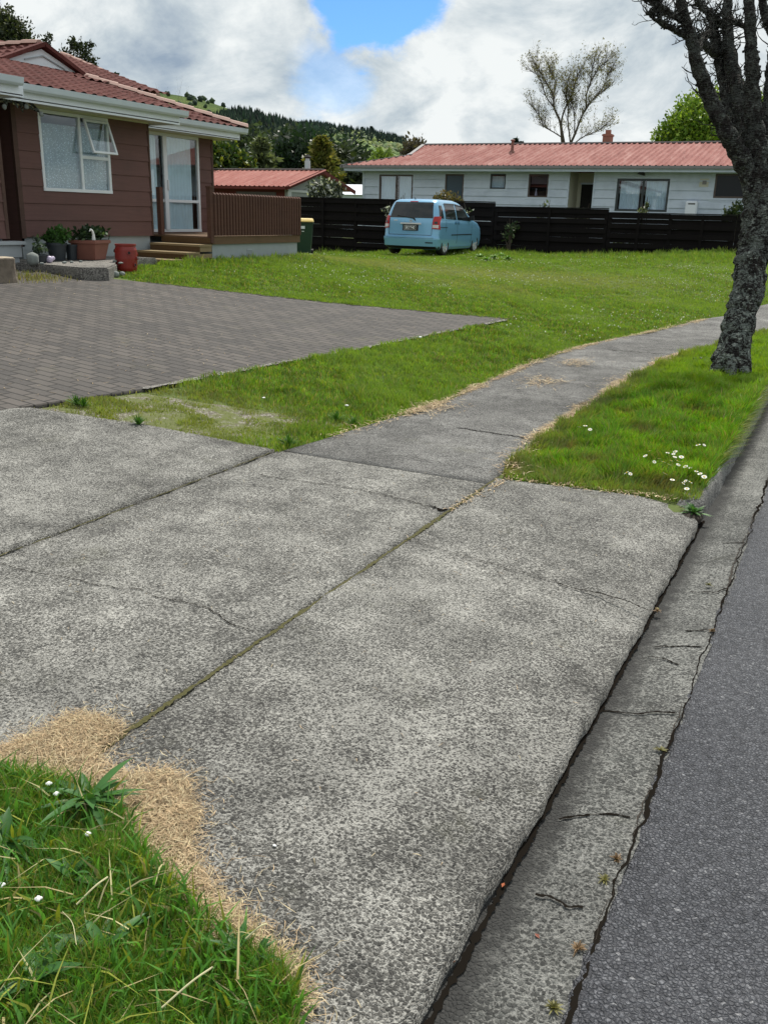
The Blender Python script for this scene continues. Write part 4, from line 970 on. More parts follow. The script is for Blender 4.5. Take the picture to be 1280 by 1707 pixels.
flat(hB,[(-17.42,RY,RZ),(XR+.5,RY,RZ),(XR+.5,42.7,EZ),(-18.85,42.7,EZ),(-17.0,40.4,3.83)],'roof',M['iron2'])
flat(hB,[lc,(-18.85,42.7,EZ),(-17.0,40.4,3.83),ge],'roof',M['iron2'])
mb=MB(); mb.add([(-17.40,36.,3.86),(-17.40,40,3.86),(-17.40,RY,RZ),(-17.36,36.,3.86),(-17.36,40,3.86),(-17.36,RY,RZ)],[(0,1,2),(5,4,3),(0,3,4,1),(1,4,5,2),(2,5,3,0)]); mb.build('gablet',M['whiteboard'],hB)
mb=MB(); mb.bar((-17.45,RY,RZ+.03),(XR+.5,RY,RZ+.03),.3,.05); mb.bar((lc[0],lc[1],lc[2]+.03),(ge[0],ge[1],ge[2]+.04),.14,.03); mb.bar((ge[0],ge[1],ge[2]+.04),(-17.42,RY,RZ+.05),.14,.03); mb.build('ridge_capping',M['irongutter'],hB)
mb=MB(); mb.tube([(-12.72,36,3.9),(-12.72,36,4.42)],.055,10); mb.lathe([(.09,0),(.09,.03),(.06,.05)],(-12.72,36,4.40),10); mb.lathe([(.14,0),(.08,.10)],(-12.72,36,4.12-.17),10); mb.build('roof_pipe',plain('rusty_pipe',(.20,.09,.07),.7,.3),hB)
ch=MB(); ch.box(-9.77,-9.45,38.2,38.6,3.9,4.80); ch.box(-9.80,-9.42,38.17,38.63,4.72,4.78); ch.box(-9.70,-9.52,38.3,38.5,4.79,4.95); ch.build('chimney',M['brick'],hB)
mb=MB(); wH.bx(mb,-5.22,-4.92,2.72,2.98,.02,.035); v_=mb.build('vent_cover',M['cream'],hB)
mb=MB(); wH.bx(mb,-5.12,-4.99,2.80,2.92,.036,.06); mb.build('vent_louvre',M['irongutter'],v_)
mb=MB(); wH.bx(mb,-5.56,-5.17,1.70,2.26,.022,.24); v_=mb.build('meter_box',M['white'],hB,bevel=.03)
mb=MB(); wH.bx(mb,-5.47,-5.24,2.145,2.185,.241,.246); mb.build('slot',M['dark'],v_)
mb=MB(); mb.hexa([(-7.32,33.78,3.12),(-7.05,33.78,3.05),(-7.05,33.9,3.05),(-7.32,33.9,3.12),(-7.22,33.76,3.20),(-7.08,33.76,3.17),(-7.08,33.92,3.17),(-7.22,33.92,3.20)]); mb.tube([(-7.15,33.98,3.14),(-7.15,33.82,3.12)],.03,8); mb.build('security_light',M['blackpl'],hB)
fin(hB)
# ===== garage-like house with red roof between them
gq=lambda x,y,X_: PX(x,y,X_)
XG=-22.2; nA=gq(477,312,XG); fA=gq(592,318,XG); pk=gq(540,284,XG); ym=(nA[1]+fA[1])/2; zr=float(pk[2]); ze=float((nA[2]+fA[2])/2)
hC=empty('red_roofed_house',(XG-3,ym,.2),'low house with faded red iron roof and grey gable end behind the fence','house')
ribbed(hC,XG-9,XG+.02,lambda x,v:(x,nA[1]+(ym-nA[1])*v,ze+(zr-ze)*v),.25,.03,M['iron'])
flat(hC,[(XG-9,ym,zr),(XG,ym,zr),(XG,fA[1],ze),(XG-9,fA[1],ze)],'roof',M['iron'])
mb=MB(); mb.bar((XG+.01,nA[1],ze-.06),(XG+.01,ym,zr-.06),.04,.17); mb.bar((XG+.01,fA[1],ze-.06),(XG+.01,ym,zr-.06),.04,.17); mb.build('barge_board',M['redbrown'],hC)
mb=MB(); mb.bar((XG-9,ym,zr+.04),(XG,ym,zr+.04),.3,.05); mb.build('ridge_capping',M['irongutter'],hC)
mb=MB(); y0,y1=nA[1]+.6,fA[1]-.6; zb=0.; z0_=ze+(.6/(ym-nA[1]))*(zr-ze)-.1
mb.add([(XG-.35,y0,zb),(XG-.35,y1,zb),(XG-.35,y1,z0_),(XG-.35,ym,zr-.12),(XG-.35,y0,z0_),(XG-.45,y0,zb),(XG-.45,y1,zb),(XG-.45,y1,z0_),(XG-.45,ym,zr-.12),(XG-.45,y0,z0_)],[(0,1,2,3,4),(9,8,7,6,5)]+[(i,(i+1)%5,5+(i+1)%5,5+i) for i in range(5)])
mb.build('gable_wall',M['fibre'],hC)
mb=MB(); mb.box(XG-.34,XG-.30,y0,y1-1.3,ze-.20,ze-.10); mb.box(XG-.34,XG-.28,y0,y0+.28,zb,ze-.1); mb.build('gable_trim',M['fibrew'],hC)
mb=MB(); mb.box(XG-9,XG-.45,y0,y0+.1,zb,ze+.05); mb.build('side_wall',M['redbrown'],hC)
mb=MB(); mb.box(XG-3.0,XG-.9,y0-.03,y0,1.2,ze-.22); mb.build('window',M['alubrown'],hC)
mb=MB(); mb.box(XG-9,XG-.02,nA[1]-.04,nA[1]+.04,ze-.12,ze-.02); mb.build('gutter',M['redbrown'],hC)
q=PY(507,283,ym); mb=MB(); mb.tube([(q[0],ym+.3,zr-.4),(q[0],ym+.3,zr+.42)],.13,12); mb.tube([(q[0],ym+.3,zr+.42),(q[0],ym+.3,zr+.52)],.09,12); 
f_=mb.build('flue',M['flue'],hC); mb=MB(); mb.lathe([(.16,0),(.17,.05),(.05,.16)],(q[0],ym+.3,zr+.53),12); mb.build('flue_cowl',M['dark'],f_)
fin(hC)
# glimpse of a white roof farther back
q=W(596,312,62)
hD=empty('distant_white_house',(q[0],q[1],0),'small white roofed house glimpsed between the red roof and the white house','house')
mb=MB(); mb.box(q[0]-3,q[0]+2.5,q[1],q[1]+5,0,q[2]-.5); mb.build('wall',M['whiteboard'],hD)
mb=MB(); mb.hexa([(q[0]-3.4,q[1]-.4,q[2]-.5),(q[0]+2.9,q[1]-.4,q[2]-.5),(q[0]+2.9,q[1]+5.4,q[2]-.5),(q[0]-3.4,q[1]+5.4,q[2]-.5),(q[0]-3.4,q[1]+2.4,q[2]+.25),(q[0]+2.9,q[1]+2.4,q[2]+.25),(q[0]+2.9,q[1]+2.6,q[2]+.25),(q[0]-3.4,q[1]+2.6,q[2]+.25)]); mb.build('roof',M['white'],hD)
fin(hD)
# ===== fence
YF=29.
def fence(x0,x1,zt0,zt1,label,seed,zb=(.05,.3),cap=True):
    r=random.Random(seed); L_=x1-x0
    o=empty('board_fence',((x0+x1)/2,YF,.3),label,'fence','black horizontal board fence in three steps')
    nb=max(1,round(L_/2.45))
    zbot=lambda x:float(np.interp(x,[-24,-17.6,-13.3,-10,-7,-5,-3,0,3],[-.05,.02,.2,.3,.40,.48,.55,.55,.5]))-.05
    for i in range(nb):
        xa=x0+i*L_/nb; xb=x0+(i+1)*L_/nb; m_=MB()
        za=zt0+(zt1-zt0)*i/nb; zb_=zt0+(zt1-zt0)*(i+1)/nb
        k=0; h0=0.
        while True:
            h=.145; top=za-h0; 
            if top-h<zbot((xa+xb)/2)-.1 : break
            front=(k%2==0); y=YF-(.045 if front else -.015)+r.uniform(-.004,.004); gp=r.choice([-.004,-.003,-.002,0,0,.012]) if k>0 else 0
            da=r.uniform(-.008,.008); db=r.uniform(-.008,.008)
            m_.hexa([(xa+.004,y,za-h0-h+da),(xb-.004,y,zb_-h0-h+db),(xb-.004,y+.02,zb_-h0-h+db),(xa+.004,y+.02,za-h0-h+da),(xa+.004,y,za-h0-gp+da),(xb-.004,y,zb_-h0-gp+db),(xb-.004,y+.02,zb_-h0-gp+db),(xa+.004,y+.02,za-h0-gp+da)])
            h0+=h-.002; k+=1
        m_.build('boards',M['fence'],o)
    for i in range(nb+1):
        x=x0+i*L_/nb; z=zt0+(zt1-zt0)*i/nb; m_=MB(); xx=min(max(x,x0+.05),x1-.05); m_.box(xx-.05,xx+.05,YF-.02,YF+.08,zbot(x)-.3,z-.01); m_.build('post',M['fence'],o)
    for i in range(nb):
        m_=MB(); x=x0+(i+.5)*L_/nb; z=zt0+(zt1-zt0)*(i+.5)/nb; m_.box(x-.04,x+.04,YF-.075,YF-.047,zbot(x)-.05,z-.03); m_.build('batten',M['fence'],o)
    if cap: m_=MB(); m_.hexa([(x0,YF-.07,zt0),(x1,YF-.07,zt1),(x1,YF+.06,zt1),(x0,YF+.06,zt0),(x0,YF-.07,zt0+.03),(x1,YF-.07,zt1+.03),(x1,YF+.06,zt1+.03),(x0,YF+.06,zt0+.03)]); m_.build('capping',M['fencecap'],o)
    fin(o)
fence(-23.5,-10.71,2.06,2.0,'tallest left stretch of black board fence behind the car',1)
fence(-10.69,-7.02,1.86,1.88,'middle stretch of black board fence below the recessed doorway',2)
fence(-7.0,-3.3,1.765,1.78,'right stretch of black board fence below the wide white-curtained window',3)
fence(-3.28,3.5,1.78,1.80,'last stretch of black board fence running on behind the lichened tree',4)
# ---------------------------------------------------------------- car
def build_car():
    car=empty('parked_car',(-11.36,24.63,.465),'light blue compact people carrier parked on the lawn by the black fence','car',rz=.03)
    zt=[.17,.25,.45,.60,.75,.90,.985,1.05,1.15,1.25,1.38,1.46,1.505,1.525]
    yr=[-.58,-.68,-.70,-.675,-.655,-.635,-.615,-.59,-.555,-.515,-.45,-.39,-.27,-.05]
    yf=[3.22,3.33,3.36,3.34,3.27,3.02,2.62,2.42,2.24,2.08,1.82,1.60,1.30,.95]
    ww=[.77,.815,.84,.845,.845,.832,.81,.80,.775,.75,.705,.665,.60,.44]
    def pr(z): return float(np.interp(z,zt,yr)),float(np.interp(z,zt,yf)),float(np.interp(z,zt,ww))
    RR,RF=.20,.45
    def outline(z):
        a,b,w=pr(z); pts=[]
        rr=min(RR,w*.5); rf=min(RF,w*.7)
        for x in np.linspace(-(w-rr),w-rr,11): pts.append((x,a+.09*(abs(x)/w)**2.2))
        base=a+.09*((w-rr)/w)**2.2
        for t in np.linspace(0,math.pi/2,7)[1:]: pts.append((w-rr+rr*math.sin(t),base+rr*(1-math.cos(t))))
        for y in np.linspace(base+rr,b-rf,22)[1:]: pts.append((w*(1-.035*max(0,(y-1.6)/1.7)**2),y))
        wf=w*(1-.035*max(0,(b-rf-1.6)/1.7)**2)
        for t in np.linspace(0,math.pi/2,8)[1:]: pts.append((wf-rf+rf*math.cos(t),b-rf+rf*math.sin(t)*.9))
        for x in np.linspace(wf-rf,-(wf-rf),11)[1:]: pts.append((x,b-.1*rf+.06*(1-(x/max(wf-rf,.01))**2)))
        for t in np.linspace(math.pi/2,0,8)[1:]: pts.append((-(wf-rf+rf*math.cos(t)),b-rf+rf*math.sin(t)*.9))
        for y in np.linspace(b-rf,base+rr,22)[1:]: pts.append((-w*(1-.035*max(0,(y-1.6)/1.7)**2),y))
        for t in np.linspace(math.pi/2,0,7)[1:-1]: pts.append((-(w-rr+rr*math.sin(t)),base+rr*(1-math.cos(t))))
        return pts
    zs=sorted(set(list(np.linspace(.17,1.505,38))+[1.515,1.525]))
    rings=[outline(z) for z in zs]; k=len(rings[0]); vs=[];fs=[]
    for z,rg in zip(zs,rings): vs+=[(x,y,z) for x,y in rg]
    for i in range(len(zs)-1):
        for j in range(k): a=i*k+j;b=i*k+(j+1)%k; fs.append((a,b,b+k,a+k))
    cyc=rings[-1]; c0=np.mean(cyc,axis=0)
    n0=len(vs)
    for s_,dz in ((.7,.008),(.35,.012)):
        vs+=[(c0[0]+(x-c0[0])*s_,c0[1]+(y-c0[1])*s_,1.525+dz) for x,y in cyc]
    t=(len(zs)-1)*k
    for j in range(k):
        jn=(j+1)%k; fs.append((t+j,t+jn,n0+jn,n0+j)); fs.append((n0+j,n0+jn,n0+k+jn,n0+k+j))
    vs.append((c0[0],c0[1],1.539)); fs+= [(n0+k+j,n0+k+(j+1)%k,len(vs)-1) for j in range(k)]
    fs.append(tuple(range(k-1,-1,-1)))
    mb=MB(); mb.add(vs,fs); body=mb.build('body',[M['paint'],M['black']],car)
    # wheel arches
    cut=MB()
    for y in (0,2.5):
        for sx in (-1,1): cut.lathe([(.345,-.13),(.345,.2)],(sx*.80,y,.30),28,axis='x')
    co=cut.build('cut',M['black'])
    md=body.modifiers.new('b','BOOLEAN'); md.object=co; md.operation='DIFFERENCE'; md.solver='EXACT'
    dg=bpy.context.evaluated_depsgraph_get(); dg.update(); me=bpy.data.meshes.new_from_object(body.evaluated_get(dg))
    body.modifiers.clear(); body.data=me; bpy.data.objects.remove(co)
    me.shade_smooth()
    try: me.set_sharp_from_angle(angle=R_(32))
    except Exception: pass
    def rear(x,z,o=.006):
        a,b,w=pr(z); rr=RR; ax_=abs(x); base=a+.09*((w-rr)/w)**2.2
        if ax_<=w-rr: return (x,a+.09*(ax_/w)**2.2-o,z)
        t=math.asin(min(1,(ax_-(w-rr))/rr)); return (math.copysign(w-rr+(rr+o)*math.sin(t),x),base+rr-(rr+o)*math.cos(t),z)
    def side(y,z,o=.006,sg=1):
        a,b,w=pr(z); base=a+.09*((w-RR)/w)**2.2+RR
        if y>=base: x=w*(1-.035*max(0,(y-1.6)/1.7)**2)
        else: q=min(1,(base-y)/RR); x=w-RR+RR*math.sqrt(max(0,1-q*q))
        return (sg*(x+o),y,z)
    def patch(fn,c,n,m_,th=.012,**kw):
        """c: four corners (p,z) ccw; fn maps to the body surface"""
        P=[]; 
        for j in range(m_+1):
            v=j/m_
            for i in range(n+1):
                u=i/n; p=(1-v)*((1-u)*np.array(c[0])+u*np.array(c[1]))+v*((1-u)*np.array(c[3])+u*np.array(c[2])); P.append(p)
        vo=[fn(p[0],p[1],**kw) for p in P]; kw2=dict(kw); kw2['o']=kw.get('o',.006)-th; vi=[fn(p[0],p[1],**kw2) for p in P]
        N=len(P); fs=[];q=n+1
        for j in range(m_):
            for i in range(n): a=j*q+i; fs.append((a,a+1,a+q+1,a+q)); fs.append((N+a,N+a+q,N+a+q+1,N+a+1))
        bd=list(range(q))+[q*(j+1)-1 for j in range(1,m_+1)]+list(range(q*(m_+1)-2,q*m_-1,-1))+[q*j for j in range(m_-1,0,-1)]
        for a,b in zip(bd,bd[1:]+bd[:1]): fs.append((a,N+a,N+b,b))
        return vo+vi,fs
    def P_(name,mat,fn,c,n=10,m_=8,parent=body,**kw):
        mb=MB(); mb.add(*patch(fn,c,n,m_,**kw)); return mb.build(name,M[mat],car if parent is None else parent,smooth=False)
    # glass
    rw_=P_('rear_window','carglass',rear,[(-.655,1.015),(.655,1.015),(.575,1.435),(-.575,1.435)],16,8,parent=car)
    for sg in (-1,1):
        s=(lambda y,z,o=.006,sg=sg: side(y,z,o,sg))
        P_('quarter_window','carglass',s,[(-.42,1.03),(-.12,1.01),(-.14,1.36),(-.30,1.36)],5,6,parent=car)
        P_('side_window','carglass',s,[(.02,1.005),(.84,.985),(.84,1.395),(.08,1.39)],8,6,parent=car)
        P_('side_window','carglass',s,[(.93,.985),(2.02,.955),(1.52,1.34),(.93,1.395)],10,6,parent=car)
        P_('window_visor','blackpl',s,[(.05,1.395),(.87,1.395),(.87,1.425),(.09,1.425)],8,2,parent=car,o=.02)
        P_('window_visor','blackpl',s,[(.93,1.385),(1.50,1.34),(1.46,1.37),(.93,1.42)],8,2,parent=car,o=.02)
        P_('rub_strip','blackpl',s,[(.42,.56),(2.12,.565),(2.12,.59),(.42,.585)],14,1,parent=car,o=.014)
        P_('sliding_rail','blackpl',s,[(-.48,.765),(.10,.765),(.10,.785),(-.48,.785)],6,1,parent=car,o=.008)
        for a,b in ((-.03,.03),(.885,.885),(2.08,2.12)):
            P_('door_seam','black',s,[(a,.33 if a>0 else .65),(a+.010,.33 if a>0 else .65),(b+.010,.97),(b,.97)],1,10,parent=car,o=.003)
        for y in (.76,.99):
            mb=MB(); x=side(y,.90,0,sg)[0]; mb.box(x-.01,x+sg*.03,y-.08,y+.08,.885,.915); mb.build('door_handle',M['paint'],car,bevel=.01)
            mb=MB(); mb.box(x-.01,x+sg*.008,y-.05,y+.05,.865,.935); mb.build('handle_recess',M['blackpl'],car)
        mb=MB(); x=side(1.95,1.0,0,sg)[0]; mb.hexa([(x,1.86,.97),(x+sg*.19,1.83,.98),(x+sg*.19,1.92,.98),(x,1.99,.97),(x,1.87,1.08),(x+sg*.17,1.84,1.12),(x+sg*.17,1.92,1.12),(x,1.98,1.09)]); mb.build('wing_mirror',M['blackpl'],car,bevel=.015)
        # tail light clusters wrapping the corner
        cl=P_('tail_light','red',rear,[(sg*.655,.74),(sg*.838,.72),(sg*.80,1.07),(sg*.668,1.06)],10,8,parent=car,o=.02,th=.03)
        P_('reversing_lens','clear',rear,[(sg*.665,.765),(sg*.80,.755),(sg*.80,.84),(sg*.668,.84)],8,2,parent=cl,o=.024)
        mb=MB(); mb.lathe([(0,0),(.05,0),(.045,-.006),(0,-.007)],(0,0,0),14)
        P_('brake_lens','carglass',rear,[(sg*.70,.87),(sg*.775,.865),(sg*.765,.93),(sg*.70,.93)],4,2,parent=cl,o=.023)
        P_('sill','paint',s,[(.37,.185),(2.12,.185),(2.12,.25),(.37,.25)],8,1,parent=car,o=.012)
        # wheels
        for y in (0,2.5):
            mb=MB(); c=(sg*.66,y,.30); w=sg
            mb.lathe([(.19,-.02*w),(.285,-.02*w),(.30,.0),(.302,.12*w),(.285,.165*w),(.235,.17*w),(.20,.165*w),(.19,.15*w),(.19,-.02*w)],c,32,axis='x',closed=True)
            ty=mb.build('wheel',M['black'],car,smooth=True)
            mb=MB(); mb.lathe([(.198,.10*w),(.205,.163*w),(.195,.165*w),(.188,.13*w),(.188,.10*w)],c,32,axis='x',closed=True); mb.lathe([(0,.12*w),(.045,.12*w),(.045,.158*w),(.02,.166*w),(0,.166*w)],c,14,axis='x')
            for i in range(6):
                a=i*math.pi/3+.3; d1=(math.cos(a),math.sin(a)); dp=(-d1[1],d1[0])
                q=[]
                for (r,hw) in ((.035,.030),(.195,.042)):
                    for s2 in (-1,1): q.append((c[1]+d1[0]*r+dp[0]*hw*s2,c[2]+d1[1]*r+dp[1]*hw*s2))
                x0=c[0]+w*.12;x1=c[0]+w*.155
                mb.hexa([(x0,*q[0]),(x0,*q[1]),(x0,*q[3]),(x0,*q[2]),(x1,*q[0]),(x1,*q[1]),(x1,*q[3]),(x1,*q[2])])
            mb.build('rim',M['silver'],ty)
            mb=MB(); mb.lathe([(.0,.09*w),(.19,.09*w),(.19,.095*w),(0,.095*w)],c,24,axis='x'); mb.build('brake_disc',M['black'],ty)
    # bumper, tailgate lines
    P_('rear_bumper','paint',rear,[(-.835,.26),(.835,.26),(.83,.50),(-.83,.50)],26,5,parent=car,o=.035,th=.05)
    P_('bumper_edge','paint',rear,[(-.72,.485),(.72,.485),(.70,.515),(-.70,.515)],20,1,parent=car,o=.055,th=.06)
    P_('rear_reflector','black',rear,[(.50,.345),(.70,.345),(.70,.375),(.50,.375)],4,1,parent=car,o=.04)
    P_('under_bumper','black',rear,[(-.80,.18),(.80,.18),(.82,.262),(-.82,.262)],20,1,parent=car,o=.018,th=.03)
    P_('tailgate_seam','black',rear,[(-.645,.555),(.645,.555),(.645,.567),(-.645,.567)],18,1,parent=car,o=.003)
    for sg in (-1,1): P_('tailgate_seam','black',rear,[(sg*.645,.56),(sg*.655,.56),(sg*.665,1.0),(sg*.655,1.0)],1,8,parent=car,o=.003)
    P_('tailgate_garnish','silver',rear,[(-.30,.845),(.34,.845),(.32,.885),(-.28,.885)],12,1,parent=car,o=.03,th=.04)
    P_('plate_recess','blackpl',rear,[(-.22,.67),(.26,.67),(.26,.84),(-.22,.84)],8,2,parent=car,o=.004)
    mb=MB(); mb.box(-.165,.205,-.012,0,0,.125); pl=mb.build('number_plate',M['plate'],car); pl.location=(0,rear(.0,.74,.03)[1],.69); pl.rotation_euler=(R_(-5),0,0)
    fc=bpy.data.curves.new('plate','FONT'); fc.body='EKY740'; fc.size=.105; fc.align_x='CENTER'; fc.align_y='CENTER'; fc.extrude=.001; fc.offset=.002
    fo=bpy.data.objects.new('plate_f',fc); COL.objects.link(fo); dg=bpy.context.evaluated_depsgraph_get(); dg.update()
    me=bpy.data.meshes.new_from_object(fo.evaluated_get(dg)); bpy.data.objects.remove(fo)
    t=link('plate_characters',me,None,pl); me.materials.clear(); me.materials.append(M['platetext']); t.location=(.02,-.0145,.060); t.rotation_euler=(R_(90),0,0); t.scale=(.86,1.0,1)
    mb=MB()
    for a,b,c_,d_ in ((-.163,.203,.002,.008),(-.163,.203,.117,.123)): mb.box(a,b,-.0135,-.0122,c_,d_)
    mb.box(-.163,-.158,-.0135,-.0122,.008,.117); mb.box(.198,.203,-.0135,-.0122,.008,.117); mb.build('plate_border',M['platetext'],pl)
    a_=rear(0,.945,.012); mb=MB(); mb.lathe([(.030,0),(.045,0),(.045,.008),(.030,.008),(.030,0)],(0,0,0),20,closed=True); mb.lathe([(.008,0),(.016,0),(.016,.006),(.008,.006),(.008,0)],(0,0,.0),10,closed=True)
    em=mb.build('badge',M['silver'],car); em.location=(.02,a_[1]-.0,.935); em.rotation_euler=(R_(90),0,0); em.scale=(1,.75,1)
    P_('badge_letters','silver',rear,[(-.52,.93),(-.40,.93),(-.40,.95),(-.52,.95)],3,1,parent=car,o=.01)
    mb=MB(); p0=Vector(rear(.12,1.0,.02));p1=Vector(rear(-.42,1.065,.02)); mb.bar(p0,p1,.012,.02); mb.tube([rear(.12,.985,.0),rear(.12,.985,.035)],.022,10); mb.bar(rear(.12,.98,.02),rear(.165,.93,.02),.012,.012); mb.build('rear_wiper',M['blackpl'],car)
    mb=MB(); mb.tube([(-.05,-.2,1.51),(-.05,-.22,1.545),(-.05,-.30,1.575)],[.018,.010,.004],8); mb.build('aerial',M['blackpl'],car)
    P_('windscreen','carglass',lambda x,z,o=.006:(x,pr(z)[1]+.02-.45*(abs(x)/max(pr(z)[2],.1))**4*.3+o,z),[(-.40,1.02),(.40,1.02),(.36,1.40),(-.36,1.40)],8,6,parent=car)
    P_('brake_lamp_high','red',rear,[(-.12,1.445),(.12,1.445),(.12,1.462),(-.12,1.462)],5,1,parent=car,o=.008)
build_car()
# ---------------------------------------------------------------- wheelie bin
q=W(506,427,26.9); bx_,by_=float(q[0]),float(q[1])
bn=empty('wheelie_bin',(bx_,by_,Tz(bx_,by_)+.0),'dark green wheelie bin with yellow lid beside the deck','bin',rz=.5)
mb=MB(); mb.hexa([(-.21,-.24,.05),(.21,-.24,.05),(.21,.26,.05),(-.21,.26,.05),(-.28,-.33,.96),(.28,-.33,.96),(.28,.33,.96),(-.28,.33,.96)]); mb.box(-.30,.30,-.35,.35,.93,.97); mb.build('bin_body',M['bin'],bn,bevel=.012)
mb=MB(); mb.hexa([(-.30,-.37,.972),(.30,-.37,.972),(.30,.36,.972),(-.30,.36,.972),(-.25,-.30,1.05),(.25,-.30,1.05),(.27,.34,1.075),(-.27,.34,1.075)]); mb.box(-.31,.31,-.40,-.36,.972,1.0); mb.build('lid',M['binlid'],bn,bevel=.012)
for sx in (-1,1): mb=MB(); mb.lathe([(.0,-.03),(.10,-.03),(.10,.03),(0,.03)],(sx*.25,.25,.10),18,axis='x'); mb.build('wheel',M['black'],bn)
mb=MB(); mb.box(-.05,.06,-.336,-.325,.78,.86); mb.box(-.03,.04,-.331,-.320,.70,.72); mb.build('sticker',M['white'],bn)
mb=MB(); mb.tube([(-.22,.36,.98),(-.22,.42,1.0),(.22,.42,1.0),(.22,.36,.98)],.016,8); mb.build('handle',M['bin'],bn)
# ---------------------------------------------------------------- garden pad and pots
mb=MB(); poly=[(-11.95,10.6),(-11.2,9.95),(-10.72,10.05),(-9.85,9.92),(-9.60,10.19),(-9.9,10.6),(-10.22,11.04),(-10.55,11.35),(-10.91,11.83),(-11.0,12.9),(-11.95,12.9)]
mb.prism(poly,.45,.715)
pad=mb.build('concrete_pad',M['pad'],None,bevel=.02); tag(pad,'low mossy broken concrete pad holding the pots by the brown wall','slab')
def lump(name,c,r,mat,label=None,cat=None,sq=(1,1,1),seed=0,sub=3,amp=.18,parent=None,group=None):
    bm=bmesh.new(); bmesh.ops.create_icosphere(bm,subdivisions=sub,radius=1); rr=np.random.default_rng(seed); o=rr.random(3)*6
    for v in bm.verts:
        p=v.co; n_=math.sin(p.x*3+o[0])+math.sin(p.y*3.3+o[1])+math.sin(p.z*3.7+o[2])+.6*math.sin(p.x*7+p.y*6+o[0])
        s_=r*(1+amp*.4*n_); v.co=Vector((p.x*s_*sq[0],p.y*s_*sq[1],p.z*s_*sq[2]))
    me=bpy.data.meshes.new(name); bm.to_mesh(me); bm.free(); ob=link(name,me,M[mat] if isinstance(mat,str) else mat,parent,True); ob.location=c
    return tag(ob,label,cat,group)
def leaves(name,centers,radii,n,size,base,mat='leaf',parent=None,var=.35,aspect=1.6,hollow=.0,up=.2,alt=None,altp=.2,seed=0,droop=0.):
    """leaf-sized folded quads spread through a set of blobs"""
    r=np.random.default_rng(seed); centers=np.atleast_2d(np.array(centers,float)); radii=np.array([np.ones(3)*q if np.ndim(q)==0 else np.array(q) for q in radii],float)
    vol=radii.prod(1)**(.75); k=r.choice(len(centers),n,p=vol/vol.sum())
    d=r.normal(size=(n,3)); d/=np.linalg.norm(d,axis=1)[:,None]; rad=(hollow+(1-hollow)*r.random(n)**.5)[:,None]
    bump=1+.22*np.sin(d[:,:1]*5+k[:,None])*np.sin(d[:,1:2]*6+2*k[:,None])+.12*r.normal(size=(n,1))
    P=centers[k]+d*rad*radii[k]*bump
    ax_=d*.6+r.normal(size=(n,3))*.7; ax_[:,2]+=up-droop; ax_/=np.linalg.norm(ax_,axis=1)[:,None]
    t=np.cross(ax_,r.normal(size=(n,3))); t/=np.linalg.norm(t,axis=1)[:,None]+1e-9
    s=size*(.6+.8*r.random((n,1))); a=ax_*s*aspect/2; b=t*s/2; nn=np.cross(ax_,t)*s*.12
    V=np.stack([P-a,P+b*.8+nn,P+a,P-b*.8+nn],1).reshape(-1,3); i=np.arange(n)[:,None]*4
    F=i+np.array([[0,1,2,3]])
    cl=1-.3*r.random((len(centers),1))[k]
    c=np.array(base)[None]*(1+var*(r.random((n,1))*2-1))*cl
    if alt is not None: m_=r.random(n)<altp; c[m_]=np.array(alt)*(.8+.5*r.random((m_.sum(),1)))
    return npmesh(name,V,F,np.repeat(c,4,axis=0),M[mat],parent)
def potted(name,loc,label,cat,r0,r1,h,mat,plant=None,seed=0,sides=24,group=None):
    o=empty(name,loc,label,cat,group)
    mb=MB(); mb.lathe([(0,0),(r0,0),(r1,h*.86),(r1*1.08,h*.86),(r1*1.08,h),(r1*.95,h),(r1*.93,h*.9),(0,h*.9)],(0,0,0),sides); mb.build('pot',M[mat],o)
    mb=MB(); mb.lathe([(0,h*.88),(r1*.92,h*.905),(0,h*.93)],(0,0,0),14); mb.build('soil',M['soil'],o)
    if plant: plant(o,h)
    return o
def rosette(o,n,ln,w,z0,c,seed=1,arch=.5,name='foliage',mat='leaf',r0=0.,tilt=(.3,1.1)):
    r=np.random.default_rng(seed); V=[];F=[];C=[]
    for i in range(n):
        a=r.random()*6.283; l=ln*(.6+.6*r.random()); el=r.uniform(*tilt); ww=w*(.7+.6*r.random()); k=5; base=len(V)
        for j in range(k+1):
            t=j/k; hz=l*t*math.cos(el)*(1+.2*t); z=z0+l*math.sin(el)*t-arch*l*t*t*.7
            wid=ww*math.sin(math.pi*min(1,.12+t*.88))**.8*.5
            x=math.cos(a)*(hz+r0);y=math.sin(a)*(hz+r0); nx,ny=-math.sin(a),math.cos(a)
            V+= [(x-nx*wid,y-ny*wid,z+wid*.25),(x,y,z-wid*.1),(x+nx*wid,y+ny*wid,z+wid*.25)]
            cc=np.array(c)*(.75+.5*((i*37)%10)/10); C+= [cc,cc*1.12,cc]
        for j in range(k): b=base+j*3; F+= [(b,b+1,b+4,b+3),(b+1,b+2,b+5,b+4)]
    return npmesh(name,np.array(V),np.array(F),np.array(C),M[mat],o)
ZP=.718
def at_pad(px,py,z=ZP): q=PZ(px,py,z); return (float(q[0]),float(q[1]),z)
l=at_pad(97,434); potted('flower_pot',l,'larger black plastic pot with a bushy green plant on the pad','plant pot',.115,.15,.27,'blackpot',lambda o,h:(leaves('foliage',[(0,0,h+.07),(.06,.05,h+.12),(-.08,.02,h+.06)],[(.17,.17,.13)]*3,520,.055,(.055,.13,.03),parent=o,seed=3,hollow=.3)))
l=at_pad(121,433); potted('flower_pot',l,'smaller empty black plastic pot between the green plant and the terracotta planter','plant pot',.075,.09,.24,'blackpot',seed=2)
l=at_pad(160,433)
o=empty('planter',(l[0]-.1,l[1],ZP),'square terracotta planter with dark leafy plant beside the wooden steps','planter',rz=.25)
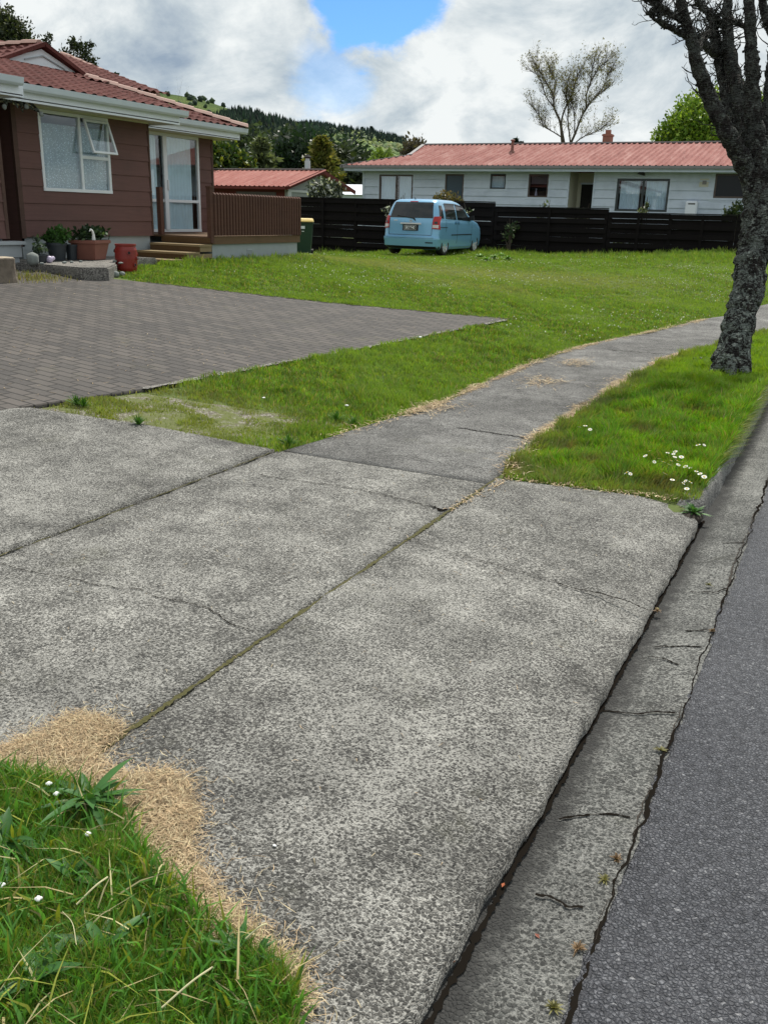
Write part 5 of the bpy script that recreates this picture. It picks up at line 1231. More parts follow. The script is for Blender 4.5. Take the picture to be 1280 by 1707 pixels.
mb=MB(); mb.hexa([(-.17,-.17,0),(.17,-.17,0),(.17,.17,0),(-.17,.17,0),(-.22,-.24,.27),(.22,-.24,.27),(.22,.24,.27),(-.22,.24,.27)]); mb.box(-.24,.24,-.26,.26,.255,.31); mb.build('pot',M['terra'],o,bevel=.008)
mb=MB(); mb.box(-.21,.21,-.23,.23,.305,.315); mb.build('soil',M['soil'],o)
leaves('foliage',[(0,0,.40),(.05,.12,.42),(-.05,-.1,.38)],[(.2,.22,.12)]*3,520,.06,(.028,.055,.022),parent=o,seed=5,alt=(.10,.16,.08),altp=.15)
mb=MB(); mb.tube([(.14,-.12,.30),(.15,-.13,.40),(.15,-.16,.46),(.14,-.19,.475),(.13,-.215,.45)],[.035,.022,.014,.02,.006],8); mb.build('bird_ornament',M['petal'],o)
l=at_pad(67,438); potted('flower_pot',l,'small dark bowl with a wispy plant between the round stone and lilac ornament','plant pot',.09,.12,.12,'blackpot',lambda o,h:(leaves('foliage',[(0,0,h+.10),(-.04,.03,h+.2)],[(.12,.12,.10),(.07,.07,.10)],110,.045,(.06,.09,.06),parent=o,seed=7),rosette(o,10,.22,.012,h,(.06,.09,.06),3,.3,'stems')),seed=3)
l=at_pad(56,440); lump('round_stone',(l[0],l[1],ZP+.07),.095,'stone','round grey stone at the left end of the pot row','stone',(1,1.1,.85),2)
l=at_pad(83,438); o=empty('garden_ornament',l,'small lilac ceramic ornament beside the larger black pot','ornament'); lump('ornament_body',(0,0,.05),.06,'lilac',None,None,(1,1,.9),4,parent=o,amp=.1); lump('ornament_head',(.01,.06,.065),.035,'lilac',None,None,(1,1,1),5,parent=o,amp=.1); 
mb=MB(); mb.tube([(0,-.05,.06),(0,-.09,.07),(0,-.10,.10)],[.012,.010,.006],7); mb.build('ornament_tail',M['lilac'],o)
for i,(px,py,r_) in enumerate([(70,441,.03),(120,438,.025),(108,439,.03),(135,437,.025),(192,437,.03),(202,440,.03)]):
    l=at_pad(px,py); lump('pebble',(l[0],l[1],ZP+r_*.5),r_,'stone','pale pebble on the concrete pad among the pots','stone',(1,1.3,.6),10+i,2,group='pebbles on the pad')
# pierced red pot on the grass
q=G(212,451); rz_=Tz(q[0],q[1]); o=empty('strawberry_pot',(float(q[0]),float(q[1]),rz_-.01),'red glazed pot pierced with planting holes on the grass edge','plant pot')
mb=MB(); mb.lathe([(0,0),(.15,0),(.165,.05),(.175,.2),(.17,.33),(.155,.385),(.165,.40),(.165,.42),(.14,.42),(.135,.36),(0,.36)],(0,0,0),28); bd=mb.build('pot',M['redpot'],o,smooth=False)
mb=MB(); mb.lathe([(0,.35),(.135,.37),(0,.385)],(0,0,0),14); mb.build('soil',M['soil'],o)
for i in range(9):
    a=i*2.4; z=.10+.24*((i*5)%9)/9
    mb=MB(); c=Vector((math.cos(a)*.165,math.sin(a)*.165,z)); d=Vector((math.cos(a),math.sin(a),.25)).normalized()
    mb.tube([c-d*.02,c+d*.022],[.026,.030],10); 
    h=mb.build('planting_hole',M['redpot'],o); mb=MB(); mb.tube([c+d*.0222,c+d*.0235],[.022,.022],10); mb.build('hole_mouth',M['dark'],h)
# edging stones by the pot
for i,(px,py,r_,mt) in enumerate([(175,462,.09,'petal'),(192,460,.08,'stone'),(166,455,.07,'stone'),(205,459,.06,'stone')]):
    q=G(px,py); lump('edging_stone',(float(q[0]),float(q[1]),Tz(q[0],q[1])+r_*.3),r_*.8,'pad' if mt=='petal' else 'stone','pale broken edging stone at the corner of the pad' if i==0 else 'rough grey edging stone between the pad and the red pot','stone',(1,1,.8),30+i,2,group=None if i==0 else 'grey edging stones')
# tree stump at the far left
q=G(10,470); o=empty('log_stump',(float(q[0])-.1,float(q[1]),Tz(q[0],q[1])-.03),'short weathered log stump with pale top at the left edge of the paving','stump')
mb=MB(); prof=[]
vs=[];k=26
for j,(r_,z) in enumerate([(.24,0),(.22,.1),(.21,.22),(.215,.33),(.20,.345)]):
    for i in range(k): a=6.283*i/k; rr=r_*(1+.08*math.sin(3*a+1)+.05*math.sin(7*a)+.03*math.sin(13*a+j)); vs.append((rr*math.cos(a),rr*math.sin(a),z))
mb.add(vs,[(j*k+i,j*k+(i+1)%k,(j+1)*k+(i+1)%k,(j+1)*k+i) for j in range(4) for i in range(k)]+[tuple(range(k-1,-1,-1))]); mb.build('bark',M['rot'],o)
mb=MB(); mb.add([(p[0],p[1],p[2]+.0) for p in vs[4*k:]]+[(0,0,.35)],[(i,(i+1)%k,k) for i in range(k)]); mb.build('cut_face',M['stumptop'],o)
q=G(32,463); n=700; x=float(q[0])+rng.normal(.1,.22,n); y=float(q[1])+rng.normal(.15,.25,n)
blades('weeds',x,y,T(x,y),.03+.05*rng.random(n),.008+0*x,gcols(n,(.16,.15,.05),.4,.3,.3),'dry weeds growing beside the log stump')
# driftwood hanging under the eave at the far left
o=empty('driftwood_mobile',(-11.55,10.6,2.9),'dark driftwood and shell ornament hanging under the eave at the left','ornament')
mb=MB(); r=random.Random(5)
for i in range(16): 
    y=-.75+.07*i+r.uniform(-.03,.03); mb.tube([(r.uniform(-.03,.03),y,.12),(r.uniform(-.08,.08),y+r.uniform(-.1,.14),r.uniform(-.02,.08))],[.022,.012],6)
mb.tube([(0,-.8,.12),(0,.0,.11),(0,.42,.0)],[.02,.03,.012],7); mb.build('driftwood',M['bark'],o)
for i,(y,z) in enumerate([(-.30,.0),(.12,.05),(.40,-.03)]): lump('shell',(.05,y,z),.04,'stone',None,None,(.6,1,1),60+i,2,parent=o)
# ---------------------------------------------------------------- trees
def cat(pts,n=6):
    """smooth curve through points"""
    pts=[np.array(p,float) for p in pts]; out=[]
    P=[2*pts[0]-pts[1]]+pts+[2*pts[-1]-pts[-2]]
    for i in range(1,len(P)-2):
        for t in np.linspace(0,1,n,endpoint=False):
            a,b,c,d=P[i-1],P[i],P[i+1],P[i+2]; out.append(.5*((2*b)+(c-a)*t+(2*a-5*b+4*c-d)*t*t+(3*b-a-3*c+d)*t**3))
    out.append(pts[-1]); return out
DT=float(np.dot(np.array([-1.03,10.37,0])-CC,CF)) # distance of the trunk
tr=empty('street_tree',(-1.03,10.37,-.02),'leaning lichen-covered pruned tree with bare branches on the verge','tree')
def trp(l): # (px,py,depth offset) -> points
    return [W(a,b,DT+c) for a,b,c in l]
def limb(mb,l,w0,w1,n=7,k=12,rough=.0,taper=1.,seed=0):
    pts=cat(trp(l),n); m_=len(pts); rad=[(w0+(w1-w0)*(i/(m_-1))**taper)/2*DT/FPX for i in range(m_)]
    pts=[p+np.array([math.sin(i*2.1+seed),math.cos(i*1.7+seed),0])*rad[i]*.12 for i,p in enumerate(pts)]
    rad=[r*(1+.05*math.sin(i*.9+seed)) for i,r in enumerate(rad)]
    mb.tube(pts,rad,k,True,rough); return pts,rad
from mathutils import noise as mnoise
def displace(o,amp,sc1,seed=0):
    me=o.data; of=Vector((seed*3.1,seed*1.7,0))
    ns=[v.normal.copy() for v in me.vertices]
    for v,nn in zip(me.vertices,ns):
        p=v.co*sc1+of; p.z*=.55; f=mnoise.noise(p)+.5*mnoise.noise(p*2.1)+.3*mnoise.noise(p*4.3)
        v.co+=nn*(f*amp)
    me.update()
mb=MB()
P0,R0=limb(mb,[(1212,640,0),(1216,618,0),(1222,590,0),(1232,540,0),(1246,480,0),(1253,435,0),(1263,385,0),(1268,335,0),(1266,290,0),(1262,250,0)],45,52,10,30,.02,.6)
# root flare
mb.tube([W(1196,608,DT),W(1213,590,DT),W(1222,560,DT)],[.10,.13,.12],14,True,.1); mb.tube([W(1236,628,DT-.1),W(1230,605,DT-.05),W(1232,570,DT)],[.09,.12,.12],14,True,.1)
for a_,l_ in ((.3,.20),(1.5,.16),(2.7,.22),(3.8,.20),(4.9,.24)):
    c_=np.array([-1.03,10.37,0.]); mb.tube([c_+[0,0,.30],c_+[math.cos(a_)*.12,math.sin(a_)*.12,.12],c_+[math.cos(a_)*l_,math.sin(a_)*l_,-.01],c_+[math.cos(a_)*l_*1.4,math.sin(a_)*l_*1.4,-.06]],[.10,.075,.045,.02],12)
tk=mb.build('trunk',M['bark'],tr,smooth=True); 
bm=bmesh.new(); bm.from_mesh(tk.data); bmesh.ops.subdivide_edges(bm,edges=bm.edges[:],cuts=2,use_grid_fill=True); bm.to_mesh(tk.data); bm.free(); tk.data.update(); displace(tk,.022,7); displace(tk,.012,24,5); tk.data.shade_smooth()
limbs=[([(1262,335,0),(1246,288,-.05),(1224,245,-.2),(1206,212,-.28),(1183,165,-.35),(1163,112,-.45),(1151,62,-.5),(1138,20,-.55),(1129,-20,-.6),(1115,-90,-.7),(1098,-170,-.8),(1090,-240,-.8)],34,5),
 ([(1256,290,.1),(1236,240,.2),(1217,190,.35),(1206,140,.45),(1198,95,.5),(1192,62,.55),(1188,44,.6)],26,14),
 ([(1262,300,0),(1250,240,.1),(1238,180,.2),(1222,120,.3),(1212,60,.4),(1212,0,.5),(1216,-60,.5),(1206,-140,.6),(1200,-230,.7)],34,6),
 ([(1268,300,0),(1260,240,-.1),(1254,180,-.2),(1253,120,-.3),(1250,60,-.35),(1248,-30,-.4),(1256,-120,-.5),(1252,-240,-.5)],36,6),
 ([(1272,300,.1),(1278,240,.2),(1281,180,.3),(1286,120,.4),(1292,60,.4),(1310,-20,.5),(1325,-120,.6),(1330,-200,.6)],32,6),
 ([(1160,85,-.45),(1172,60,-.1),(1188,56,.3)],12,14),
 ([(1150,58,-.5),(1158,62,-.3),(1175,75,.1),(1192,90,.45)],9,16),
 ([(1188,44,.6),(1198,40,.5),(1203,42,.4),(1212,50,.35)],12,10),
 ([(1188,44,.6),(1182,22,.6),(1168,8,.6),(1155,-15,.6),(1150,-80,.7),(1160,-140,.7)],13,3),
 ([(1212,45,.4),(1190,28,.3),(1172,18,.2),(1160,0,.1)],8,8),
 ([(1250,50,-.35),(1235,42,-.3),(1224,36,-.2),(1214,30,.3)],7,8),
 ([(1142,60,-.5),(1128,52,-.6),(1112,44,-.7),(1102,38,-.75),(1095,15,-.8),(1085,3,-.8),(1060,-5,-.9)],11,4),
 ([(1138,36,-.5),(1125,28,-.55),(1110,20,-.6),(1100,8,-.7),(1092,-8,-.7)],11,5),
 ([(1102,38,-.75),(1092,34,-.8),(1085,24,-.8),(1079,22,-.85)],5,2),
 ([(1290,60,.4),(1278,30,.4),(1270,0,.4),(1268,-30,.4),(1276,-120,.3),(1272,-190,.3)],20,5)]
mb=MB(); allp=[]
for i,(l,a,b) in enumerate(limbs):
    p,r=limb(mb,l,a,b,6,14 if a>15 else 9,.08,1.,seed=i)
    allp.append((p,r))
br=mb.build('limbs',M['bark'],tr,smooth=True)
bm=bmesh.new(); bm.from_mesh(br.data); bmesh.ops.subdivide_edges(bm,edges=bm.edges[:],cuts=1,use_grid_fill=True); bm.to_mesh(br.data); bm.free(); br.data.update(); displace(br,.010,12,3); displace(br,.008,36,3); br.data.shade_smooth()
mb=MB(); r=random.Random(11)
def spur(p,d,l,rad,dep=0):
    pts=[Vector(p)]; d=Vector(d).normalized(); n=4
    for i in range(n):
        d=(d+Vector((r.uniform(-.5,.5),r.uniform(-.5,.5),r.uniform(-.25,.55)))).normalized(); pts.append(pts[-1]+d*l/n)
    mb.tube(pts,[rad,rad*.9,rad*.7,rad*.55,rad*.5],5)
    if dep<2:
        for k in range(r.choice([1,1,2])): spur(pts[r.choice([2,3,4])],d+Vector((r.uniform(-1,1),r.uniform(-1,1),r.uniform(-.5,1))),l*.55,rad*.6,dep+1)
for (p,rd),(l,a,b) in zip(allp,limbs):
    m_=len(p)
    for q in range(int(m_*(1.25 if a>15 else 1.5))):
        i=r.randrange(3 if a>15 else 1,m_); 
        v=Vector((r.uniform(-1,1),r.uniform(-1,1),r.uniform(-.2,.7))).normalized()
        if r.random()<.5: v=(Vector(CR)*r.choice([-1,1])+v*.6).normalized()
        spur(Vector(p[i])+v*rd[i]*.8,v,r.choice([.05,.07,.1,.14,.2,.26]),r.uniform(.005,.009))
    for q in range(int(m_*1.3)):   # knobbly stubs
        i=r.randrange(1,m_); v=Vector((r.uniform(-1,1),r.uniform(-1,1),r.uniform(-.3,.6))).normalized(); c=Vector(p[i])+v*rd[i]*.85
        mb.tube([c-v*.01,c+v*r.uniform(.012,.035)],[r.uniform(.008,.014)]*2,5)
mb.build('spur_twigs',M['bark'],tr)
fin(tr)
# dark mulch lump at the trunk foot
q=PZ(1172,601,.0); 
for i in range(5):
    l=PZ(1158+i*9,600+i*1.5,.02); lump('bark_chunk',(float(l[0]),float(l[1]),.025),.035,'bark','dark chunk of bark in the grass left of the tree foot','bark',(1.4,1,.8),70+i,2,amp=.5,group='bark chunks at the tree foot')
def branching(mb,p,d,l,rad,dep,r,spread=.5,tips=None,k=5,up=.12,segs=3):
    pts=[Vector(p)]; d=Vector(d).normalized(); rr=[rad]
    for i in range(segs):
        d=(d+Vector((r.uniform(-1,1),r.uniform(-1,1),r.uniform(-1,1)))*.13+Vector((0,0,up*.3))).normalized(); pts.append(pts[-1]+d*l/segs); rr.append(rad*(1-.42*(i+1)/segs))
    mb.tube(pts,rr,max(3,k))
    if tips is not None and dep<=1: tips.append(np.array(pts[-1])); tips.append(np.array(pts[-2]))
    if dep<=0: return
    nch=r.choice([2,3]) if dep>1 else 3
    for c in range(nch):
        v=Vector((r.uniform(-1,1),r.uniform(-1,1),r.uniform(-.6,1))); v=(d+v*spread+Vector((0,0,up))).normalized()
        branching(mb,pts[-1] if c<2 else pts[-2],v,l*r.uniform(.62,.85),rr[-1]*.78,dep-1,r,spread,tips,k-1,up,segs)
def baretree(loc,h,label,seed,stems=4,leafn=2500,leafs=.14,base=(.16,.15,.07),spread=.5,dep=5,lean=.35,cat_='tree',name='bare_tree',r0=.16,group=None):
    o=empty(name,loc,label,cat_,group); r=random.Random(seed); mb=MB(); tips=[]
    for s_ in range(stems):
        a=6.283*s_/stems+r.uniform(-.4,.4); d=Vector((math.cos(a)*lean,math.sin(a)*lean,1))
        branching(mb,(math.cos(a)*.15,math.sin(a)*.15,-.2),d,h*.36*r.uniform(.8,1.1),r0,dep,r,spread,tips,6)
    mb.build('trunk',M['bark2'],o)
    t=np.array(tips)
    if leafn: 
        rr=np.random.default_rng(seed); k=rr.integers(0,len(t),leafn); c=t[k]+rr.normal(0,.18,(leafn,3))
        leaves('crown',c,[.12]*leafn,leafn,leafs,base,parent=o,seed=seed,var=.5)
    return o
def groundat(px,dep,py=300):
    q=W(px,py,dep); return (float(q[0]),float(q[1]),.2)
q0=groundat(945,62); bt=empty('bare_tree',q0,'tall multi-stemmed tree with sparse spring leaves behind the white house ridge','tree'); r=random.Random(21); mb=MB(); tips=[]
sk=[[(545,1200),(520,950),(450,780),(440,640),(380,520),(300,380),(230,260)],[(570,1200),(535,950),(600,740),(660,620),(700,480),(730,380)],[(650,1190),(700,1080),(760,920),(830,780),(940,650),(1080,550)],[(830,780),(830,640),(880,480),(960,330),(1060,240)],[(540,1130),(430,1060),(330,1000),(290,900),(200,780)],[(690,1200),(800,1120),(930,1070),(1060,980)],[(640,1190),(610,900),(620,780),(590,620),(600,480)],[(450,780),(350,640),(280,430),(190,350)],[(690,1080),(690,850),(650,700)],[(880,480),(900,350),(920,200)],[(940,650),(1040,520),(1080,400),(1130,330)],[(440,640),(470,520),(440,420),(400,350)]]
wd=[.09,.075,.09,.06,.045,.045,.055,.05,.045,.035,.04,.035]
for l,w_ in zip(sk,wd):
    dz_=r.uniform(-1.2,1.2); pts=cat([W(860+a/7.11,70+b/7.11,62+dz_*min(1,i_*.4)) for i_,(a,b) in enumerate(l)],5)
    if l[0][1]>1100: pts=[np.array([q0[0]+(pts[0][0]-q0[0])*.5,q0[1],0.])]+pts
    m_=len(pts); mb.tube(pts,[w_*(1-.75*i_/(m_-1)) for i_ in range(m_)],7)
    for i_ in range(2,m_):
        for _ in range(4 if i_>m_*.3 else 1):
            d=Vector(pts[i_]-pts[i_-1]).normalized()+Vector((r.uniform(-1,1),r.uniform(-1,1),r.uniform(-.3,.8)))*1.0
            branching(mb,pts[i_],d,r.uniform(.3,.75),.014,2,r,.7,tips,4,.15,3)
mb.build('trunk',M['bark2'],bt); t=np.array(tips); rr=np.random.default_rng(3); k=rr.integers(0,len(t),7000); leaves('crown',t[k]+rr.normal(0,.10,(7000,3)),[.08]*7000,7000,.070,(.25,.23,.11),parent=bt,seed=3,var=.5); fin(bt)

def crowntree(loc,blobs,n,size,base,label,seed,cat_='tree',name='leafy_tree',trunk=(.18,2.),alt=None,altp=.2,aspect=1.6,group=None,var=.35,hollow=.35,limbs_=True):
    o=empty(name,loc,label,cat_,group); c=[(b[0],b[1],b[2]) for b in blobs]; rd=[b[3] for b in blobs]
    leaves('crown',c,rd,n,size,base,parent=o,seed=seed,alt=alt,altp=altp,aspect=aspect,var=var,hollow=hollow)
    mb=MB(); 
    if trunk: 
        mb.tube([(0,0,-.4),(0.05,0,trunk[1]*.5),(0,.05,trunk[1])],[trunk[0]*1.2,trunk[0],trunk[0]*.8],8)
        for b in blobs: mb.tube([(0,0,trunk[1]*.8),((b[0])*.5,b[1]*.5,(trunk[1]*.8+b[2])/2),(b[0],b[1],b[2])],[trunk[0]*.6,trunk[0]*.4,trunk[0]*.2],6)
        mb.build('trunk',M['bark2'],o)
    return o
def cone_tree(loc,h,rad,n,size,base,label,seed,name='conifer',cat_='tree',alt=None,altp=.2,group=None,ragged=.2,topw=.04,var=.4):
    o=empty(name,loc,label,cat_,group); r=np.random.default_rng(seed)
    t=r.random(n)**.75; R=rad*((1-t)**.85+topw)*(1+ragged*np.sin(t*38+seed)+.15*r.normal(size=n)); a=r.random(n)*6.283; q=r.random(n)**.35
    P=np.c_[np.cos(a)*R*q,np.sin(a)*R*q,h*(.06+.94*t)]; d=np.c_[np.cos(a),np.sin(a),-.15+.5*t]; d+=r.normal(size=(n,3))*.35; d/=np.linalg.norm(d,axis=1)[:,None]
    u=np.cross(d,r.normal(size=(n,3))); u/=np.linalg.norm(u,axis=1)[:,None]; s=size*(.6+.8*r.random((n,1)))
    V=np.stack([P-d*s,P+u*s*.4,P+d*s,P-u*s*.4],1).reshape(-1,3); F=np.arange(n)[:,None]*4+np.array([[0,1,2,3]])
    c=np.array(base)[None]*(1+var*(r.random((n,1))*2-1))
    if alt is not None: m_=r.random(n)<altp; c[m_]=np.array(alt)*(.8+.5*r.random((m_.sum(),1)))
    npmesh('crown',V,F,np.repeat(c,4,axis=0),M['leaf'],o)
    mb=MB(); mb.tube([(0,0,-.5),(0,0,h*.92)],[rad*.10,rad*.02],7); mb.build('trunk',M['bark2'],o); return o
def bl(px,py,dep,r,loc): q=W(px,py,dep); return (float(q[0])-loc[0],float(q[1])-loc[1],float(q[2])-loc[2],r)
# bright green tree right, behind the house
L0=groundat(1165,56); 
crowntree(L0,[bl(1150,205,56,1.5,L0),bl(1175,190,56,1.5,L0),bl(1165,215,55,1.8,L0),bl(1200,190,57,1.6,L0),bl(1215,215,56,1.8,L0),bl(1130,222,56,1.2,L0),bl(1108,232,56,.9,L0),bl(1235,190,57,1.6,L0),bl(1265,200,57,1.6,L0),bl(1180,240,56,2.2,L0)],22000,.16,(.11,.20,.022),'bright green broadleaf tree rising behind the right end of the white house',31,alt=(.26,.36,.05),altp=.4)
# dark tree at upper left, behind the brown house
L0=groundat(10,36); crowntree(L0,[bl(5,45,36,.75,L0),bl(22,58,36,.7,L0),bl(-15,55,36,1.0,L0),bl(12,82,36,1.1,L0),bl(36,70,36,.45,L0)],9000,.09,(.035,.05,.022),'dark leafy tree above the brown roof at the upper left',32,alt=(.10,.11,.05),altp=.2)
L0=groundat(118,38); crowntree(L0,[bl(128,78,38,.35,L0),bl(143,85,38,.30,L0),bl(120,70,38,.22,L0),bl(138,98,38,.4,L0),bl(82,63,38,.25,L0),bl(76,72,38,.2,L0),bl(108,92,38,.35,L0),bl(155,100,38,.25,L0),bl(150,74,38,.2,L0)],900,.10,(.04,.055,.025),'sparse small tree with open twiggy crown above the brown roof gablet',33,name='sparse_tree',trunk=(.07,4.2),hollow=0.)
for i,(px,py,h_) in enumerate([(193,122,10.2),(221,140,9.8)]):
    dep=66; q=W(px,py,dep); cone_tree((float(q[0]),float(q[1]),.2),float(q[2])-.2,1.7,1500,.22,(.02,.045,.025),['dark pine tip left of the pair peeking over the brown roof','dark pine tip right of the pair peeking over the brown roof'][i],40+i)
q=W(285,150,60); baretree((float(q[0]),float(q[1]),.2),float(q[2])*1.0,'thin bare-twigged tree top peeking over the brown roof',55,2,0,.1,dep=4,lean=.1,r0=.07)
# citrus and shrubs by the red roof
L0=groundat(375,44); crowntree(L0,[bl(372,262,44,.75,L0),bl(392,272,44,.75,L0),bl(360,270,44,.9,L0),bl(408,282,44,.6,L0),bl(340,262,44,1.0,L0),bl(380,292,44,1.1,L0)],6500,.16,(.035,.075,.014),'dense dark green bush with yellow-green tips beside the brown house corner',34,'bush','bush',alt=(.17,.21,.03),altp=.22,trunk=(.1,1.))
q=W(435,232,80); cone_tree((float(q[0]),float(q[1]),.2),float(q[2])-.2,3.1,3200,.42,(.15,.18,.10),'pale green tiered conifer behind the red roof',35,ragged=.45)
q=W(536,228,74); cone_tree((float(q[0]),float(q[1]),.2),float(q[2])-.2,2.5,5200,.28,(.12,.135,.035),'olive and gold pointed conifer right of the flue',36,alt=(.24,.21,.06),altp=.3,topw=.12)
for i,(px,py,dep,c,s_) in enumerate([(495,262,95,(.022,.045,.024),3.2),(520,252,100,(.03,.065,.04),3.2),(470,255,110,(.06,.085,.05),4.),(565,275,90,(.05,.07,.03),2.6),(575,262,120,(.025,.05,.03),4),(412,252,100,(.07,.10,.055),3.5),(600,292,80,(.04,.06,.03),2.2)]):
    L0=groundat(px,dep); crowntree(L0,[bl(px,py,dep,s_*.8,L0),bl(px+12,py+12,dep,s_*.8,L0),bl(px-12,py+13,dep,s_*.8,L0),bl(px,py+25,dep,s_,L0)],2600,.42,c,['very dark round tree behind the red roof','blue-green tree left of the gold conifer','soft olive tree behind the pale conifer','low olive tree right of the gold conifer','dark tree above the white house corner','grey-green tree between the citrus bush and pale conifer','small dark bush beside the distant white roof'][i],60+i,trunk=(.2,2.))
q=W(640,258,70); L0=groundat(640,70); crowntree(L0,[bl(638,268,70,.9,L0),bl(646,275,70,.9,L0),bl(630,280,70,.9,L0),bl(655,285,70,1.,L0)],1500,.25,(.16,.24,.04),'lime green young tree beyond the left hip of the white house roof',70,trunk=(.1,2))
L0=groundat(690,60); crowntree(L0,[bl(690,250,60,.85,L0),bl(684,256,60,.7,L0),bl(696,262,60,.9,L0)],1800,.16,(.10,.085,.06),'rounded brownish bush peeping above the white house roof end',71,trunk=(.1,2))
for i,(px,py) in enumerate([(860,231),(869,236)]):
    q=W(px,py,120); cone_tree((float(q[0]),float(q[1]),.2),float(q[2])-.2,1.6 if i==0 else 1.2,700,.4,(.015,.03,.02),['small dark pine tip above the white house ridge','smaller dark pine tip just right of the first above the ridge'][i],80+i)
# shrubs on and behind the fence
def shrub(px,py,dep,blobs,n,size,base,label,seed,alt=None,altp=.1,name='shrub',z0=.3,hollow=.0):
    q=W(px,py,dep); L0=(float(q[0]),float(q[1]),z0); o=empty(name,L0,label,'shrub')
    leaves('foliage',[ (b[0]*dep/FPX*CR[0],b[0]*dep/FPX*CR[1]+b[3],float(q[2])-z0+b[1]*dep/FPX) for b in blobs],[b[2] for b in blobs],n,size,base,parent=o,seed=seed,alt=alt,altp=altp,hollow=hollow)
    mb=MB(); r=random.Random(seed)
    for b in blobs:
        t=Vector((b[0]*dep/FPX*CR[0],b[0]*dep/FPX*CR[1]+b[3],float(q[2])-z0+b[1]*dep/FPX))
        for _ in range(3): mb.tube([(r.uniform(-.1,.1),.0,-.2),(t.x*.5+r.uniform(-.1,.1),t.y*.6,t.z*.55),tuple(t+Vector((r.uniform(-.2,.2),0,r.uniform(0,.3))))],[.02,.014,.006],4)
    mb.build('stems',M['bark2'],o); return o
shrub(545,318,35.5,[(-22,2,.35,0),(-8,6,.45,0),(8,0,.45,0),(20,4,.3,0),(0,-14,.6,0),(-15,-12,.5,0)],950,.10,(.055,.075,.045),'loose shrub with whitish blossom behind the fence before the grey gable',90,alt=(.50,.52,.50),altp=.22)
shrub(748,334,31.2,[(-18,0,.25,0),(-6,4,.28,0),(8,1,.28,0),(-10,-8,.35,0),(22,-4,.15,0)],520,.09,(.13,.12,.05),'brownish shrub poking over the fence behind the car roof',91,alt=(.25,.18,.07),altp=.3)
shrub(668,340,29.7,[(0,2,.10,0),(8,-2,.14,0),(-4,-8,.12,0)],130,.08,(.10,.12,.06),'rose stems with white blooms at the fence top left of the car',92,alt=(.85,.80,.74),altp=.3)
shrub(655,350,28.75,[(0,0,.16,0),(-10,-2,.18,0)],70,.06,(.05,.07,.04),'creeper with white blooms hanging on the fence left of the car',93,alt=(.7,.7,.66),altp=.35)
shrub(1074,349,29.6,[(0,2,.12,0),(3,8,.08,0),(-3,-4,.15,0)],110,.08,(.10,.13,.06),'small shrub tip above the fence below the wide window',94,alt=(.3,.32,.2),altp=.3)
shrub(1224,352,29.6,[(0,0,.28,0),(6,8,.22,0),(-8,-6,.28,0),(8,-14,.4,0)],620,.08,(.05,.085,.03),'green shrub at the fence top beside the lichened trunk',95,alt=(.14,.17,.06),altp=.3)
for i,(px,py,nn) in enumerate([(772,362,60),(850,385,130),(905,352,60),(1060,386,60),(1035,402,70),(965,360,50),(935,405,50),(975,374,24)]):
    shrub(px,py,28.9,[(0,0,.22,0),(6,8,.18,0),(-6,-8,.2,0)],nn,.075,(.045,.075,.035),['pale-flowered creeper on the fence right of the car','ivy patch climbing the fence right of the car','thin creeper on the fence top below the small window','leafy creeper low on the fence under the wide window','small creeper sprig nearer the ground on the middle fence','creeper sprig near the recessed doorway fence top','low creeper on the middle of the black fence','white-flowered sprig on the middle of the fence'][i],100+i,alt=(.6,.6,.56) if i in (0,7) else (.12,.16,.07),altp=.3)
# lush weeds beside the car
for i,(px,py) in enumerate([(822,432),(835,428),(810,436),(846,433),(800,430)]):
    q=G(px,py); o=empty('weed_clump',(float(q[0]),float(q[1]),Tz(q[0],q[1])),'lush broad-leaved weeds in the lawn beside the front of the car','weed','weeds beside the car'); rosette(o,30,.20,.045,.02,(.13,.26,.04),200+i,.5)
# ---------------------------------------------------------------- weeds and flowers close by
for i,(px,py,n_,l_,w_,lab) in enumerate([(150,1350,26,.15,.022,'narrow-leaved plantain rosette at the top edge of the corner grass'),(15,1420,10,.13,.022,'plantain leaves at the left margin of the corner grass'),(395,1560+40,8,.07,.014,'broad-leaved weed in the middle of the corner grass'),(430,1590+20,6,.06,.012,'short broad-leaved weed near the straw edge'),(175,1600,8,.11,.02,'weed with pale leaf tips low in the corner grass'),(60,1655,9,.10,.03,'broad pale-green weed near the bottom left corner'),(120,1480,8,.10,.018,'small weed amid the corner grass')]):
    q=PZ(px,py); o=empty('plantain_weed',(float(q[0]),float(q[1]),.0),lab,'weed'); rosette(o,n_,l_,w_,.03,(.05,.135,.035),300+i,.35,tilt=(.15,.9))
q=PZ(1155,856,-.03); o=empty('kerb_weed',(float(q[0]),float(q[1]),-.05),'green leafy weed growing where the kerb meets the driveway','weed'); rosette(o,34,.085,.018,.02,(.07,.17,.04),320,.4,tilt=(.3,1.3))
lump('dirt',(float(q[0])-.01,float(q[1])+.0,-.055),.07,'soil','dark soil pocket under the kerb weed','soil',(.9,1.5,.5),4,3)
q=PZ(128,668,.12); 
for i,(px,py) in enumerate([(140,678),(232,708),(482,742),(128,674),(560,700),(590,708)]):
    g=G(px,py); o=empty('grass_tuft',(float(g[0]),float(g[1]),float(g[2])-.01),'dark green grass tuft at the bare corner of the lawn beside the driveway slab','grass tuft','tufts on the bare lawn corner'); rosette(o,60,.10,.008,.0,(.055,.14,.02),330+i,.2,tilt=(.5,1.5))
